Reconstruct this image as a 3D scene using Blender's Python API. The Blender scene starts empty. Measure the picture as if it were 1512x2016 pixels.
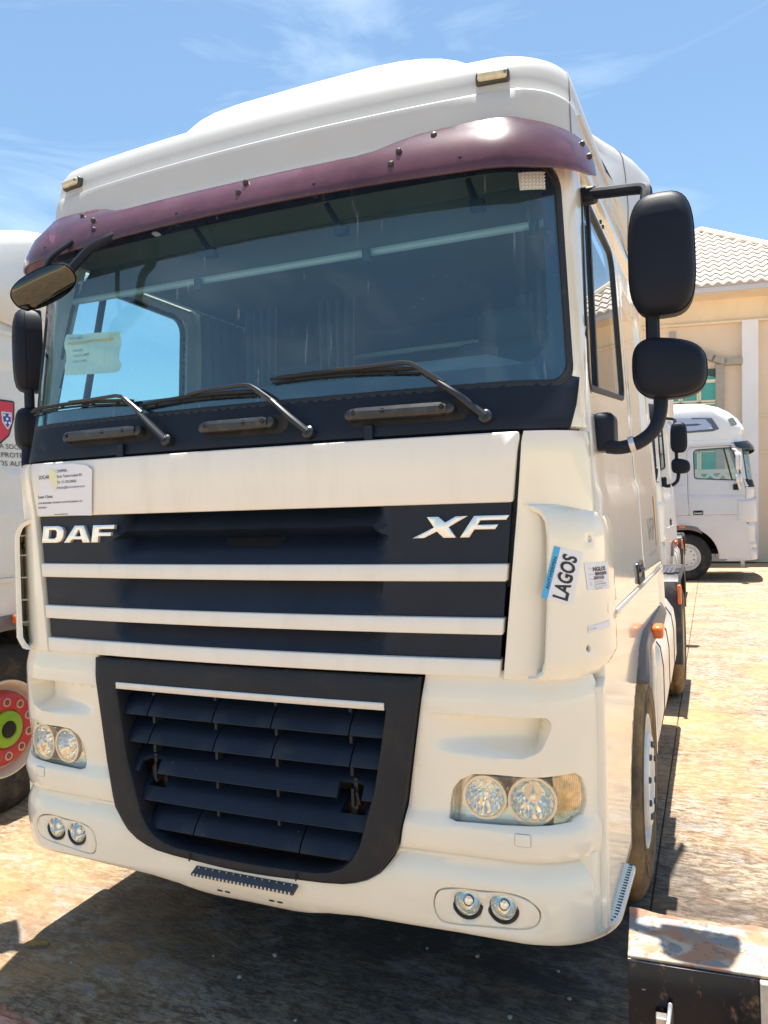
import bpy, bmesh, math, random
import numpy as np
from mathutils import Vector, Matrix
from mathutils.geometry import delaunay_2d_cdt

random.seed(7)
R_ = math.radians
S = bpy.context.scene
COL = S.collection

# ------------------------------------------------------------------ camera
cam_d = bpy.data.cameras.new('camera')
cam = bpy.data.objects.new('camera', cam_d)
COL.objects.link(cam)
S.camera = cam
def camera_axes(yaw, pitch, roll):
    cy, sy, cp, sp = math.cos(yaw), math.sin(yaw), math.cos(pitch), math.sin(pitch)
    f = Vector((sy*cp, cy*cp, sp)); r = Vector((cy, -sy, 0)); u = r.cross(f)
    cr, sr = math.cos(roll), math.sin(roll)
    return cr*r + sr*u, -sr*r + cr*u, f
cr_, cu_, cf_ = camera_axes(-0.402719, -0.0049355, -0.0299587)
mw = Matrix((cr_, cu_, -cf_)).transposed().to_4x4()
mw.translation = Vector((1.48895, -2.23909, 1.75984))
cam.matrix_world = mw
cam_d.sensor_fit = 'HORIZONTAL'
cam_d.sensor_width = 36.0
cam_d.lens = 1509.71/1512*36
cam_d.clip_start = 0.05
cam_d.clip_end = 3000

# ------------------------------------------------------------------ sky, sun, exposure
SUN_EL, SUN_AZ = 82.5, 12.0          # sun high, behind the truck and a little to its right-hand side (photo left)
sd = Vector((-math.sin(R_(SUN_AZ))*math.cos(R_(SUN_EL)), math.cos(R_(SUN_AZ))*math.cos(R_(SUN_EL)), math.sin(R_(SUN_EL))))
W = bpy.data.worlds.new('World'); S.world = W; W.use_nodes = True
nt = W.node_tree; nt.nodes.clear()
out = nt.nodes.new('ShaderNodeOutputWorld'); bg = nt.nodes.new('ShaderNodeBackground')
sky = nt.nodes.new('ShaderNodeTexSky'); sky.sky_type = 'NISHITA'; sky.sun_disc = False
sky.sun_elevation = R_(SUN_EL); sky.sun_rotation = math.atan2(sd.x, sd.y)
sky.air_density = 1.0; sky.dust_density = .9; sky.ozone_density = 1.3
tc = nt.nodes.new('ShaderNodeTexCoord'); mp = nt.nodes.new('ShaderNodeMapping')
mp.inputs['Rotation'].default_value = (0, .15, .3); mp.inputs['Scale'].default_value = (2.2, 2.2, 9); mp.inputs['Location'].default_value = (18.7, 9.9, 3.41)
nz = nt.nodes.new('ShaderNodeTexNoise'); nz.inputs['Scale'].default_value = 1.3; nz.inputs['Detail'].default_value = 7; nz.inputs['Roughness'].default_value = .58
nz.inputs['Distortion'].default_value = .8
rp = nt.nodes.new('ShaderNodeValToRGB'); rp.color_ramp.elements[0].position = .52; rp.color_ramp.elements[1].position = .90
rp.color_ramp.elements[1].color = (.5, .5, .5, 1)
mx = nt.nodes.new('ShaderNodeMix'); mx.data_type = 'RGBA'; mx.inputs['B'].default_value = (6.5, 7.6, 8.8, 1)
nt.links.new(tc.outputs['Generated'], mp.inputs['Vector']); nt.links.new(mp.outputs[0], nz.inputs['Vector'])
nt.links.new(nz.outputs['Fac'], rp.inputs['Fac']); nt.links.new(rp.outputs['Color'], mx.inputs['Factor'])
tn = nt.nodes.new('ShaderNodeMix'); tn.data_type = 'RGBA'; tn.blend_type = 'MULTIPLY'; tn.inputs['Factor'].default_value = 1; tn.inputs['B'].default_value = (.90, 1.04, 1.02, 1)   # clear tropical blue
nt.links.new(sky.outputs[0], tn.inputs['A']); nt.links.new(tn.outputs['Result'], mx.inputs['A']); nt.links.new(mx.outputs['Result'], bg.inputs['Color'])
bg.inputs['Strength'].default_value = .073
nt.links.new(bg.outputs[0], out.inputs[0])

sl = bpy.data.lights.new('sun', 'SUN'); sl.energy = 4.6; sl.angle = R_(.53); sl.color = (1.0, .955, .88)
sun = bpy.data.objects.new('sun', sl); COL.objects.link(sun)
sun.rotation_euler = (-sd).to_track_quat('-Z', 'Y').to_euler(); sun.location = (0, 0, 30)
vs = S.view_settings; vs.view_transform = 'Standard'; vs.look = 'None'; vs.exposure = 1.42; vs.gamma = 1.0; vs.use_curve_mapping = False
S.render.engine = 'CYCLES'
S.cycles.max_bounces = 10; S.cycles.transparent_max_bounces = 24; S.cycles.glossy_bounces = 5; S.cycles.diffuse_bounces = 5

# ------------------------------------------------------------------ materials
MATS = {}
def mat(name, col=(.5,.5,.5), rough=.5, metal=0.0, coat=0.0, spec=.5, var=0.0, vscale=6.0, bump=0.0, bscale=80.0, dirt=None, dscale=(3,3,3), dthr=(.5,.75), damt=.5, stretch=None, rvar=0.0, specks=None):
    """Principled material with procedural colour variation, optional dirt colour and fine bump."""
    if name in MATS: return MATS[name]
    m = bpy.data.materials.new(name); m.use_nodes = True; MATS[name] = m
    n = m.node_tree.nodes; l = m.node_tree.links; b = n['Principled BSDF']
    b.inputs['Base Color'].default_value = (*col, 1); b.inputs['Roughness'].default_value = rough; b.inputs['Metallic'].default_value = metal
    b.inputs['Coat Weight'].default_value = coat; b.inputs['Coat Roughness'].default_value = .06; b.inputs['Specular IOR Level'].default_value = spec
    tcn = n.new('ShaderNodeTexCoord'); src = tcn.outputs['Object']
    if stretch:
        ma = n.new('ShaderNodeMapping'); ma.inputs['Scale'].default_value = stretch; l.new(src, ma.inputs['Vector']); src = ma.outputs[0]
    colsock = None
    if var:
        t = n.new('ShaderNodeTexNoise'); t.inputs['Scale'].default_value = vscale; t.inputs['Detail'].default_value = 6; t.inputs['Roughness'].default_value = .62
        l.new(src, t.inputs['Vector'])
        mr = n.new('ShaderNodeMapRange'); mr.inputs['From Min'].default_value = .3; mr.inputs['From Max'].default_value = .7
        mr.inputs['To Min'].default_value = 1-var; mr.inputs['To Max'].default_value = 1+var
        l.new(t.outputs['Fac'], mr.inputs['Value'])
        mm = n.new('ShaderNodeMix'); mm.data_type = 'RGBA'; mm.blend_type = 'MULTIPLY'; mm.inputs['Factor'].default_value = 1
        mm.inputs['A'].default_value = (*col, 1); l.new(mr.outputs[0], mm.inputs['B']); colsock = mm.outputs['Result']
        if rvar:
            m2 = n.new('ShaderNodeMapRange'); m2.inputs['From Min'].default_value = .3; m2.inputs['From Max'].default_value = .7
            m2.inputs['To Min'].default_value = max(.02, rough-rvar); m2.inputs['To Max'].default_value = min(1, rough+rvar)
            l.new(t.outputs['Fac'], m2.inputs['Value']); l.new(m2.outputs[0], b.inputs['Roughness'])
    if dirt:
        ma = n.new('ShaderNodeMapping'); ma.inputs['Scale'].default_value = dscale; l.new(tcn.outputs['Object'], ma.inputs['Vector'])
        t = n.new('ShaderNodeTexNoise'); t.inputs['Scale'].default_value = 1; t.inputs['Detail'].default_value = 8; t.inputs['Roughness'].default_value = .68
        l.new(ma.outputs[0], t.inputs['Vector'])
        mr = n.new('ShaderNodeMapRange'); mr.inputs['From Min'].default_value = dthr[0]; mr.inputs['From Max'].default_value = dthr[1]
        mr.inputs['To Min'].default_value = 0; mr.inputs['To Max'].default_value = damt; l.new(t.outputs['Fac'], mr.inputs['Value'])
        mm = n.new('ShaderNodeMix'); mm.data_type = 'RGBA'; l.new(mr.outputs[0], mm.inputs['Factor'])
        if colsock: l.new(colsock, mm.inputs['A'])
        else: mm.inputs['A'].default_value = (*col, 1)
        mm.inputs['B'].default_value = (*dirt, 1); colsock = mm.outputs['Result']
    if specks:
        t = n.new('ShaderNodeTexNoise'); t.inputs['Scale'].default_value = specks[1]; t.inputs['Detail'].default_value = 2; l.new(tcn.outputs['Object'], t.inputs['Vector'])
        mr = n.new('ShaderNodeMapRange'); mr.inputs['From Min'].default_value = specks[2]; mr.inputs['From Max'].default_value = specks[2]+.03; mr.inputs['To Max'].default_value = .8; l.new(t.outputs['Fac'], mr.inputs['Value'])
        mm = n.new('ShaderNodeMix'); mm.data_type = 'RGBA'; l.new(mr.outputs[0], mm.inputs['Factor'])
        if colsock: l.new(colsock, mm.inputs['A'])
        else: mm.inputs['A'].default_value = (*col, 1)
        mm.inputs['B'].default_value = (*specks[0], 1); colsock = mm.outputs['Result']
    if colsock: l.new(colsock, b.inputs['Base Color'])
    if bump:
        t = n.new('ShaderNodeTexNoise'); t.inputs['Scale'].default_value = bscale; t.inputs['Detail'].default_value = 4; l.new(src, t.inputs['Vector'])
        bp = n.new('ShaderNodeBump'); bp.inputs['Strength'].default_value = bump; bp.inputs['Distance'].default_value = .01
        l.new(t.outputs['Fac'], bp.inputs['Height']); l.new(bp.outputs[0], b.inputs['Normal'])
    return m

def glass(name, tint=(.75,.9,.9), ior=1.5, rough=0.0, haze=0.0, hazecol=(.6,.65,.68), boost=0.0, streaks=False):
    """Thin pane: tinted transparency plus Fresnel reflection, with a diffuse film of dust and painted haze."""
    if name in MATS: return MATS[name]
    m = bpy.data.materials.new(name); m.use_nodes = True; MATS[name] = m
    n = m.node_tree.nodes; l = m.node_tree.links; n.remove(n['Principled BSDF']); o = n['Material Output']
    tr = n.new('ShaderNodeBsdfTransparent'); tr.inputs[0].default_value = (*tint, 1)
    gl = n.new('ShaderNodeBsdfGlossy'); gl.inputs['Roughness'].default_value = rough; gl.inputs[0].default_value = (1,1,1,1)
    fr = n.new('ShaderNodeFresnel'); gb = n.new('ShaderNodeNewGeometry')
    im = n.new('ShaderNodeMapRange'); im.inputs['To Min'].default_value = ior; im.inputs['To Max'].default_value = 1/ior   # thin pane: same reflectance from either side
    l.new(gb.outputs['Backfacing'], im.inputs['Value']); l.new(im.outputs[0], fr.inputs[0])
    ad = n.new('ShaderNodeMath'); ad.operation = 'ADD'; ad.inputs[1].default_value = boost; ad.use_clamp = True; l.new(fr.outputs[0], ad.inputs[0])
    mx = n.new('ShaderNodeMixShader'); l.new(ad.outputs[0], mx.inputs[0]); l.new(tr.outputs[0], mx.inputs[1]); l.new(gl.outputs[0], mx.inputs[2])
    last = mx
    if haze:
        df = n.new('ShaderNodeBsdfDiffuse'); df.inputs[0].default_value = (*hazecol, 1)
        t2 = n.new('ShaderNodeTexCoord'); nzz = n.new('ShaderNodeTexNoise'); nzz.inputs['Scale'].default_value = 2.2; nzz.inputs['Detail'].default_value = 7
        l.new(t2.outputs['Object'], nzz.inputs['Vector'])
        mr = n.new('ShaderNodeMapRange'); mr.inputs['From Min'].default_value = .3; mr.inputs['From Max'].default_value = .75
        mr.inputs['To Min'].default_value = haze*.35; mr.inputs['To Max'].default_value = haze*1.5; l.new(nzz.outputs['Fac'], mr.inputs['Value'])
        fac = mr.outputs[0]
        if streaks:
            mpp = n.new('ShaderNodeMapping'); mpp.inputs['Scale'].default_value = (46, 46, .45); l.new(t2.outputs['Object'], mpp.inputs['Vector'])
            n3 = n.new('ShaderNodeTexNoise'); n3.inputs['Scale'].default_value = 1; n3.inputs['Detail'].default_value = 3; n3.inputs['Distortion'].default_value = .4; l.new(mpp.outputs[0], n3.inputs['Vector'])
            m3 = n.new('ShaderNodeMapRange'); m3.inputs['From Min'].default_value = .655; m3.inputs['From Max'].default_value = .72; m3.inputs['To Max'].default_value = .15
            l.new(n3.outputs['Fac'], m3.inputs['Value'])
            aa = n.new('ShaderNodeMath'); aa.operation = 'ADD'; l.new(fac, aa.inputs[0]); l.new(m3.outputs[0], aa.inputs[1]); fac = aa.outputs[0]
            n4 = n.new('ShaderNodeTexNoise'); n4.inputs['Scale'].default_value = 170; n4.inputs['Detail'].default_value = 1; l.new(t2.outputs['Object'], n4.inputs['Vector'])
            m4 = n.new('ShaderNodeMapRange'); m4.inputs['From Min'].default_value = .76; m4.inputs['From Max'].default_value = .80; m4.inputs['To Max'].default_value = .30
            l.new(n4.outputs['Fac'], m4.inputs['Value'])
            ab = n.new('ShaderNodeMath'); ab.operation = 'ADD'; l.new(fac, ab.inputs[0]); l.new(m4.outputs[0], ab.inputs[1]); fac = ab.outputs[0]
            hm = n.new('ShaderNodeMix'); hm.data_type = 'RGBA'; hm.inputs['A'].default_value = (*hazecol,1); hm.inputs['B'].default_value = (.62,.66,.68,1)
            h2 = n.new('ShaderNodeMath'); h2.operation = 'MULTIPLY'; h2.inputs[1].default_value = 3.5; h2.use_clamp = True; h3 = n.new('ShaderNodeMath'); h3.operation = 'ADD'; l.new(m3.outputs[0], h3.inputs[0]); l.new(m4.outputs[0], h3.inputs[1]); l.new(h3.outputs[0], h2.inputs[0])
            l.new(h2.outputs[0], hm.inputs['Factor']); l.new(hm.outputs['Result'], df.inputs[0])
        m2 = n.new('ShaderNodeMixShader'); l.new(fac, m2.inputs[0]); l.new(mx.outputs[0], m2.inputs[1]); l.new(df.outputs[0], m2.inputs[2]); last = m2
    l.new(last.outputs[0], o.inputs[0])
    return m

PAINT = mat('white_paint', (.86,.80,.67), .22, coat=.8, var=.025, vscale=3, dirt=(.56,.47,.34), dscale=(1.6,1.6,5), dthr=(.56,.86), damt=.28, specks=((.22,.17,.12),70,.80))
ROOF_SHADED = mat('shaded_roof_paint', (.52,.515,.505), .42, coat=.15, var=.03, vscale=4, dirt=(.5,.45,.36), dscale=(2,2,3), dthr=(.52,.8), damt=.25, bump=.03, bscale=9)  # same white as the cab, colour darkened for the weaker bounce light
HOODP = mat('hood_paint', (.83,.785,.71), .38, coat=.25, var=.03, vscale=3, dirt=(.55,.45,.32), dscale=(9,9,1.4), dthr=(.5,.8), damt=.26, specks=((.25,.2,.15),85,.80))
BLACK = mat('black_plastic', (.007,.011,.022), .50, spec=.28, var=.25, vscale=5, dirt=(.12,.12,.13), dscale=(14,14,2.0), dthr=(.62,.85), damt=.22, bump=.10, bscale=420, specks=((.35,.35,.36),95,.79))
GRILLE = mat('grille_plastic', (.008,.014,.028), .45, spec=.3, var=.2, vscale=6, dirt=(.16,.12,.08), dscale=(3,3,9), dthr=(.60,.85), damt=.22, bump=.08, bscale=500, specks=((.40,.40,.42),80,.78))
FRAMEP = mat('grille_frame_plastic', (.012,.015,.022), .50, spec=.3, var=.2, vscale=5, dirt=(.15,.10,.06), dscale=(4,4,4), dthr=(.52,.82), damt=.25, bump=.08, bscale=400)
MIRP = mat('mirror_plastic', (.005,.008,.018), .52, spec=.25, var=.15, vscale=7, bump=.12, bscale=500)
RUBBER = mat('rubber_seal', (.015,.016,.018), .55, dirt=(.25,.2,.16), dscale=(20,20,20), dthr=(.6,.85), damt=.25)
TYRE = mat('tyre_rubber', (.045,.034,.024), .85, var=.3, vscale=12, dirt=(.36,.22,.09), dscale=(4,4,4), dthr=(.34,.66), damt=.85, bump=.2, bscale=60)
TYREC = mat('clean_tyre_rubber', (.018,.018,.020), .8, var=.3, vscale=12, dirt=(.25,.19,.12), dscale=(5,5,5), dthr=(.5,.8), damt=.45, bump=.2, bscale=60)
RIMW = mat('white_rim', (.72,.70,.66), .4, var=.06, vscale=12, dirt=(.40,.30,.20), dscale=(9,9,9), dthr=(.5,.8), damt=.45)
STEELDUST = mat('dusty_steel', (.22,.17,.10), .6, metal=.3, var=.3, vscale=14)
DARK = mat('dark_underbody', (.012,.012,.013), .8, var=.3, vscale=8, dirt=(.09,.07,.05), dscale=(6,6,6), damt=.5)
CHROME = mat('chrome', (.88,.87,.84), .06, metal=1)
REFL = mat('lamp_reflector', (.92,.89,.83), .05, metal=1)
SILVER = mat('silver_trim', (.62,.61,.62), .34, metal=.6, var=.06, vscale=20, dirt=(.3,.25,.2), dscale=(40,40,40), dthr=(.62,.8), damt=.4)
LETTER = mat('silver_letter', (.80,.79,.78), .25, metal=.65, var=.04)
AMBER = mat('amber_lens', (.85,.16,.02), .22, coat=.5)
MARKL = mat('clear_marker_lens', (.62,.56,.40), .2, coat=.5, var=.15, vscale=40)
PAPER = mat('white_paper', (.80,.80,.84), .6, var=.02, vscale=10)
INK = mat('black_ink', (.02,.02,.03), .6)
INKB = mat('blue_ink', (.05,.14,.42), .6)
INKBLUE = mat('blue_band', (.06,.42,.78), .5)
INKY = mat('yellow_ink', (.80,.77,.52), .6)
INKO = mat('orange_ink', (.85,.50,.18), .6)
INKG = mat('grey_ink', (.30,.31,.33), .6)
STEP = mat('step_plate', (.085,.085,.095), .6, metal=.1, var=.15, vscale=30)
INTG = mat('interior_grey', (.035,.065,.095), .8, var=.06)
INTL = mat('interior_light', (.13,.145,.135), .8, var=.05)
INTD = mat('interior_dark', (.05,.06,.075), .8, var=.1)
CURT = mat('curtain_cloth', (.11,.15,.20), .9, var=.12, vscale=8)
GREYF = mat('grey_fender', (.16,.145,.15), .55, var=.1, dirt=(.3,.24,.17), dscale=(5,5,5), damt=.4)
MIRGL = mat('mirror_glass', (.80,.82,.80), .02, metal=1)
SCREEN = glass('windscreen_glass', (.66,.90,.95), 1.52, haze=.075, hazecol=(.08,.25,.42), boost=.055, streaks=True)  # blue haze colour paints in reflected sky along with the dust
SIDEGL = glass('side_glass', (.74,.90,.90), 1.5, haze=.03, boost=.03)
LENS = glass('lamp_lens', (.97,.96,.93), 1.5, boost=.05, haze=.03, hazecol=(.75,.68,.5))
FRIT = mat('black_frit', (.006,.008,.010), .12, coat=.8)

# ------------------------------------------------------------------ mesh helpers
def link(o, parent=None):
    COL.objects.link(o)
    if parent is not None: o.parent = parent
    return o
def mk(name, verts, faces, m, parent=None, smooth=True, angle=32):
    me = bpy.data.meshes.new(name); me.from_pydata([tuple(v) for v in verts], [], faces); me.update()
    if smooth:
        me.polygons.foreach_set('use_smooth', [True]*len(me.polygons)); me.set_sharp_from_angle(angle=R_(angle))
    me.materials.append(m)
    return link(bpy.data.objects.new(name, me), parent)
def empty(name, loc=(0,0,0), rotz=0, label=None, cat=None, group=None):
    e = bpy.data.objects.new(name, None); e.empty_display_size = .2; COL.objects.link(e)
    e.location = loc; e.rotation_euler = (0,0,rotz)
    tag(e, label, cat, group); return e
def tag(o, label=None, cat=None, group=None, kind=None):
    for k, v in (('label',label),('category',cat),('group',group),('kind',kind)):
        if v: o[k] = v
    return o

class MB:
    """collects simple solids into one mesh"""
    def __init__(s): s.v = []; s.f = []
    def add(s, v, f):
        n = len(s.v); s.v += [Vector(p) for p in v]; s.f += [tuple(i+n for i in q) for q in f]; return s
    def box(s, c, size, rot=None):
        a,b,d = (q/2 for q in size); pts = [Vector((x,y,z)) for x in (-a,a) for y in (-b,b) for z in (-d,d)]
        if rot is not None: pts = [rot @ p for p in pts]
        return s.add([p+Vector(c) for p in pts], [(0,1,3,2),(4,6,7,5),(0,4,5,1),(2,3,7,6),(0,2,6,4),(1,5,7,3)])
    def tube(s, path, rad, seg=10, caps=True, flat=1.0):
        P = [Vector(p) for p in path]; n = len(P); rr = rad if isinstance(rad,(list,tuple)) else [rad]*n
        T = [(P[min(i+1,n-1)]-P[max(i-1,0)]).normalized() for i in range(n)]
        up = Vector((0,0,1)) if abs(T[0].z) < .9 else Vector((0,1,0)); v = []; f = []
        a = (up - T[0]*up.dot(T[0])).normalized()
        for i in range(n):
            a = (a - T[i]*a.dot(T[i])).normalized(); b = T[i].cross(a)
            for k in range(seg):
                t = 2*math.pi*k/seg; v.append(P[i] + (a*math.cos(t)*flat + b*math.sin(t))*rr[i])
        for i in range(n-1):
            for k in range(seg):
                k2 = (k+1)%seg; f.append((i*seg+k, i*seg+k2, (i+1)*seg+k2, (i+1)*seg+k))
        if caps: f.append(tuple(range(seg-1,-1,-1))); f.append(tuple((n-1)*seg+k for k in range(seg)))
        return s.add(v,f)
    def lathe(s, prof, c, ax, seg=32, close=False, ref=None):
        """prof: (radius, along axis)"""
        ax = Vector(ax).normalized(); c = Vector(c); r = Vector(ref) if ref else (Vector((0,0,1)) if abs(ax.z) < .9 else Vector((1,0,0)))
        a = (r-ax*r.dot(ax)).normalized(); b = ax.cross(a); v = []; f = []
        for (rr,h) in prof:
            for k in range(seg):
                t = 2*math.pi*k/seg; v.append(c+ax*h+(a*math.cos(t)+b*math.sin(t))*rr)
        n = len(prof)
        for i in range(n-1 if not close else n):
            j = (i+1)%n
            for k in range(seg):
                k2 = (k+1)%seg; f.append((i*seg+k, i*seg+k2, j*seg+k2, j*seg+k))
        return s.add(v,f)
    def loft(s, rings, closed=True, cap0=False, cap1=False):
        m = len(rings[0]); v = [p for r in rings for p in r]; f = []
        for i in range(len(rings)-1):
            for k in range(m if closed else m-1):
                k2 = (k+1)%m; f.append((i*m+k, i*m+k2, (i+1)*m+k2, (i+1)*m+k))
        if cap0: f.append(tuple(range(m-1,-1,-1)))
        if cap1: f.append(tuple((len(rings)-1)*m+k for k in range(m)))
        return s.add(v,f)
    def prism(s, poly, fn0, fn1):
        n = len(poly); v = [fn0(*p) for p in poly]+[fn1(*p) for p in poly]
        f = [tuple(range(n-1,-1,-1)), tuple(range(n,2*n))]+[(i,(i+1)%n,n+(i+1)%n,n+i) for i in range(n)]
        return s.add(v,f)
    def mirror_x(s): s.v = [Vector((-p.x,p.y,p.z)) for p in s.v]; s.f = [tuple(reversed(q)) for q in s.f]; return s
    def build(s, name, m, parent=None, smooth=True, angle=32, bevel=0.0, segs=2, fix=True):
        o = mk(name, s.v, s.f, m, parent, smooth, angle)
        if fix:
            bm = bmesh.new(); bm.from_mesh(o.data); bmesh.ops.recalc_face_normals(bm, faces=bm.faces); bm.to_mesh(o.data); bm.free()
            if smooth: o.data.set_sharp_from_angle(angle=R_(angle))
        if bevel:
            b = o.modifiers.new('bevel','BEVEL'); b.width = bevel; b.segments = segs; b.limit_method = 'ANGLE'; b.angle_limit = R_(40); b.harden_normals = False
        return o

def rnd(poly, r, seg=6):
    """round polygon corners; r number or list"""
    n = len(poly); o = []; rs = r if isinstance(r,(list,tuple)) else [r]*n
    for i in range(n):
        p0,p,p1 = (Vector(poly[j%n]).to_2d() if len(poly[j%n])>2 else Vector(poly[j%n]) for j in (i-1,i,i+1))
        a = p0-p; b = p1-p; la,lb = a.length,b.length
        if rs[i] <= 0 or la < 1e-6 or lb < 1e-6: o.append((p.x,p.y)); continue
        a /= la; b /= lb; ang = a.angle(b) if abs(a.dot(b)) < .9999 else math.pi
        if ang > math.pi-.02: o.append((p.x,p.y)); continue
        d = min(rs[i]/math.tan(ang/2), la*.48, lb*.48); rr = d*math.tan(ang/2)
        c = p+(a+b).normalized()*(rr/math.sin(ang/2)); s0 = p+a*d-c; s1 = p+b*d-c
        t0 = math.atan2(s0.y,s0.x); dt = math.atan2(s1.y,s1.x)-t0
        while dt > math.pi: dt -= 2*math.pi
        while dt < -math.pi: dt += 2*math.pi
        for k in range(seg+1):
            t = t0+dt*k/seg; o.append((c.x+rr*math.cos(t), c.y+rr*math.sin(t)))
    return o
def area2(p): return sum(p[i][0]*p[(i+1)%len(p)][1]-p[(i+1)%len(p)][0]*p[i][1] for i in range(len(p)))/2
def resamp(p, res, closed=True):
    o = []; n = len(p)
    for i in range(n if closed else n-1):
        a = np.array(p[i]); b = np.array(p[(i+1)%n]); k = max(1, int(math.ceil(np.linalg.norm(b-a)/res)))
        for j in range(k): o.append(tuple(a+(b-a)*j/k))
    if not closed: o.append(tuple(p[-1]))
    return [q for i,q in enumerate(o) if i == 0 or abs(q[0]-o[i-1][0])+abs(q[1]-o[i-1][1]) > 1e-6]
def inpoly(P, poly):
    P = np.asarray(P); x,y = P[:,0],P[:,1]; c = np.zeros(len(P), bool); n = len(poly)
    for i in range(n):
        x0,y0 = poly[i]; x1,y1 = poly[(i+1)%n]
        if y0 == y1: continue
        k = ((y0 > y) != (y1 > y)) & (x < (x1-x0)*(y-y0)/(y1-y0)+x0); c ^= k
    return c
def pdist(P, poly, closed=True):
    P = np.asarray(P); d = np.full(len(P), 1e9); n = len(poly)
    for i in range(n if closed else n-1):
        a = np.array(poly[i]); b = np.array(poly[(i+1)%n]); ab = b-a; L = (ab*ab).sum()
        if L < 1e-14: continue
        t = np.clip(((P-a)@ab)/L, 0, 1); q = a+t[:,None]*ab; d = np.minimum(d, np.hypot(*(P-q).T))
    return d
def inset(p, d):
    n = len(p); o = []; s = 1 if area2(p) > 0 else -1
    for i in range(n):
        a,b,c = np.array(p[i-1]),np.array(p[i]),np.array(p[(i+1)%n])
        t0 = b-a; t1 = c-b; t0 = t0/(np.linalg.norm(t0)+1e-12); t1 = t1/(np.linalg.norm(t1)+1e-12)
        n0 = np.array([-t0[1],t0[0]])*s; n1 = np.array([-t1[1],t1[0]])*s; m = n0+n1; L = np.linalg.norm(m)
        if L < .3: m = n0; L = 1
        m = m/L; k = max(.5, m@n0); o.append(tuple(b+m*d/k))
    return o
def nrm(fn, u, z, h=1e-3):
    a,b = fn(u-h,z),fn(u+h,z); c,d = fn(u,z-h),fn(u,z+h)
    n = (Vector(b)-Vector(a)).cross(Vector(d)-Vector(c)); return n.normalized() if n.length > 1e-12 else Vector((0,-1,0))
def panel(name, outline, fn, m, parent=None, holes=(), lines=(), res=.04, thick=.006, rim=.003, off=0.0, disp=None, back=False, extra=None, angle=32, mirror=False):
    """a shaped sheet: outline (with holes) in surface coordinates, meshed finely, laid on fn, with rolled rim and thickness"""
    ol = resamp(outline, res)
    if area2(ol) < 0: ol = ol[::-1]
    hs = []
    for h in holes:
        h = resamp(h, res*.6)
        if area2(h) < 0: h = h[::-1]
        hs.append(h)
    pts = []; depth = []; edges = []
    def loop(p, dep, con=True):
        n0 = len(pts); pts.extend(p); depth.extend([dep]*len(p))
        if con: edges.extend((n0+i, n0+(i+1)%len(p)) for i in range(len(p)))
    loop(ol, rim)
    for h in hs: loop(h, rim)
    for k,dd in ((.3,.286),(1.0,0.0)):
        if rim > 1e-5:
            for p,isH in [(ol,0)]+[(h,1) for h in hs]:
                q = inset(p, rim*k*(-1 if isH else 1)); q = np.array(q)
                ok = pdist(q, p) > rim*k*.8; ok &= (inpoly(q,p) != bool(isH))
                for h in hs:
                    if h is not p: ok &= ~inpoly(q,h) & (pdist(q,h) > rim*k)
                if isH: ok &= inpoly(q,ol) & (pdist(q,ol) > rim*k*.9)
                n0 = len(pts); idx = {j:n0+i for i,j in enumerate(np.nonzero(ok)[0])}
                edges.extend((idx[j],idx[(j+1)%len(q)]) for j in idx if (j+1)%len(q) in idx and np.hypot(*(q[j]-q[(j+1)%len(q)])) < res*1.6)
                pts.extend(map(tuple,q[ok])); depth.extend([rim*dd]*int(ok.sum()))
    for ln,cl in lines:
        ln = resamp(ln, res*.5, cl); n0 = len(pts); pts.extend(ln); depth.extend([0]*len(ln))
        edges.extend((n0+i, n0+(i+1)%len(ln)) for i in range(len(ln) if cl else len(ln)-1))
    A = np.array(ol); lo = A.min(0); hi = A.max(0)
    nx = max(1,int((hi[0]-lo[0])/res)); ny = max(1,int((hi[1]-lo[1])/res))
    gx = np.linspace(lo[0],hi[0],nx+1); gy = np.linspace(lo[1],hi[1],ny+1)
    G = np.array([(x,y) for x in gx for y in gy])
    if extra is not None and len(extra): G = np.concatenate([G, np.array(extra)])
    ok = inpoly(G,ol) & (pdist(G,ol) > max(rim*1.2,res*.3))
    for h in hs: ok &= ~inpoly(G,h) & (pdist(G,h) > max(rim*1.2,res*.3))
    for ln,cl in lines: ok &= pdist(G,ln,cl) > res*.18
    G = G[ok]; pts.extend(map(tuple,G)); depth.extend([0]*len(G))
    V,_,Fc,ov,_,_ = delaunay_2d_cdt([Vector(p) for p in pts], edges, [], 0, 1e-6)
    dep = [max((depth[i] for i in o), default=0) if o else 0 for o in ov]
    C = np.array([[sum(V[i].x for i in f)/len(f), sum(V[i].y for i in f)/len(f)] for f in Fc])
    keep = inpoly(C,ol)
    for h in hs: keep &= ~inpoly(C,h)
    Fk = [tuple(f) for f,k in zip(Fc,keep) if k]
    used = sorted({i for f in Fk for i in f}); mp_ = {i:j for j,i in enumerate(used)}
    vv = []; nn = []
    for i in used:
        u,z = V[i].x,V[i].y; N = nrm(fn,u,z); nn.append(N)
        vv.append(Vector(fn(u,z))+N*(off-dep[i]-(disp(u,z) if disp else 0)))
    ff = [tuple(mp_[i] for i in f) for f in Fk]
    if thick:
        cnt = {}
        for f in ff:
            for a,b in zip(f,f[1:]+f[:1]): cnt[(a,b)] = cnt.get((a,b),0)+1
        be = [(a,b) for (a,b) in cnt if (b,a) not in cnt]; bi = {}
        for a,b in be:
            for i in (a,b):
                if i not in bi:
                    uu = V[used[i]]; t = thick(uu.x,uu.y) if callable(thick) else thick
                    bi[i] = len(vv); vv.append(vv[i]-nn[i]*t)
        for a,b in be: ff.append((b,a,bi[a],bi[b]))
    if mirror: vv = [Vector((-p.x,p.y,p.z)) for p in vv]; ff = [tuple(reversed(f)) for f in ff]
    return mk(name, vv, ff, m, parent, True, angle)

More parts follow.
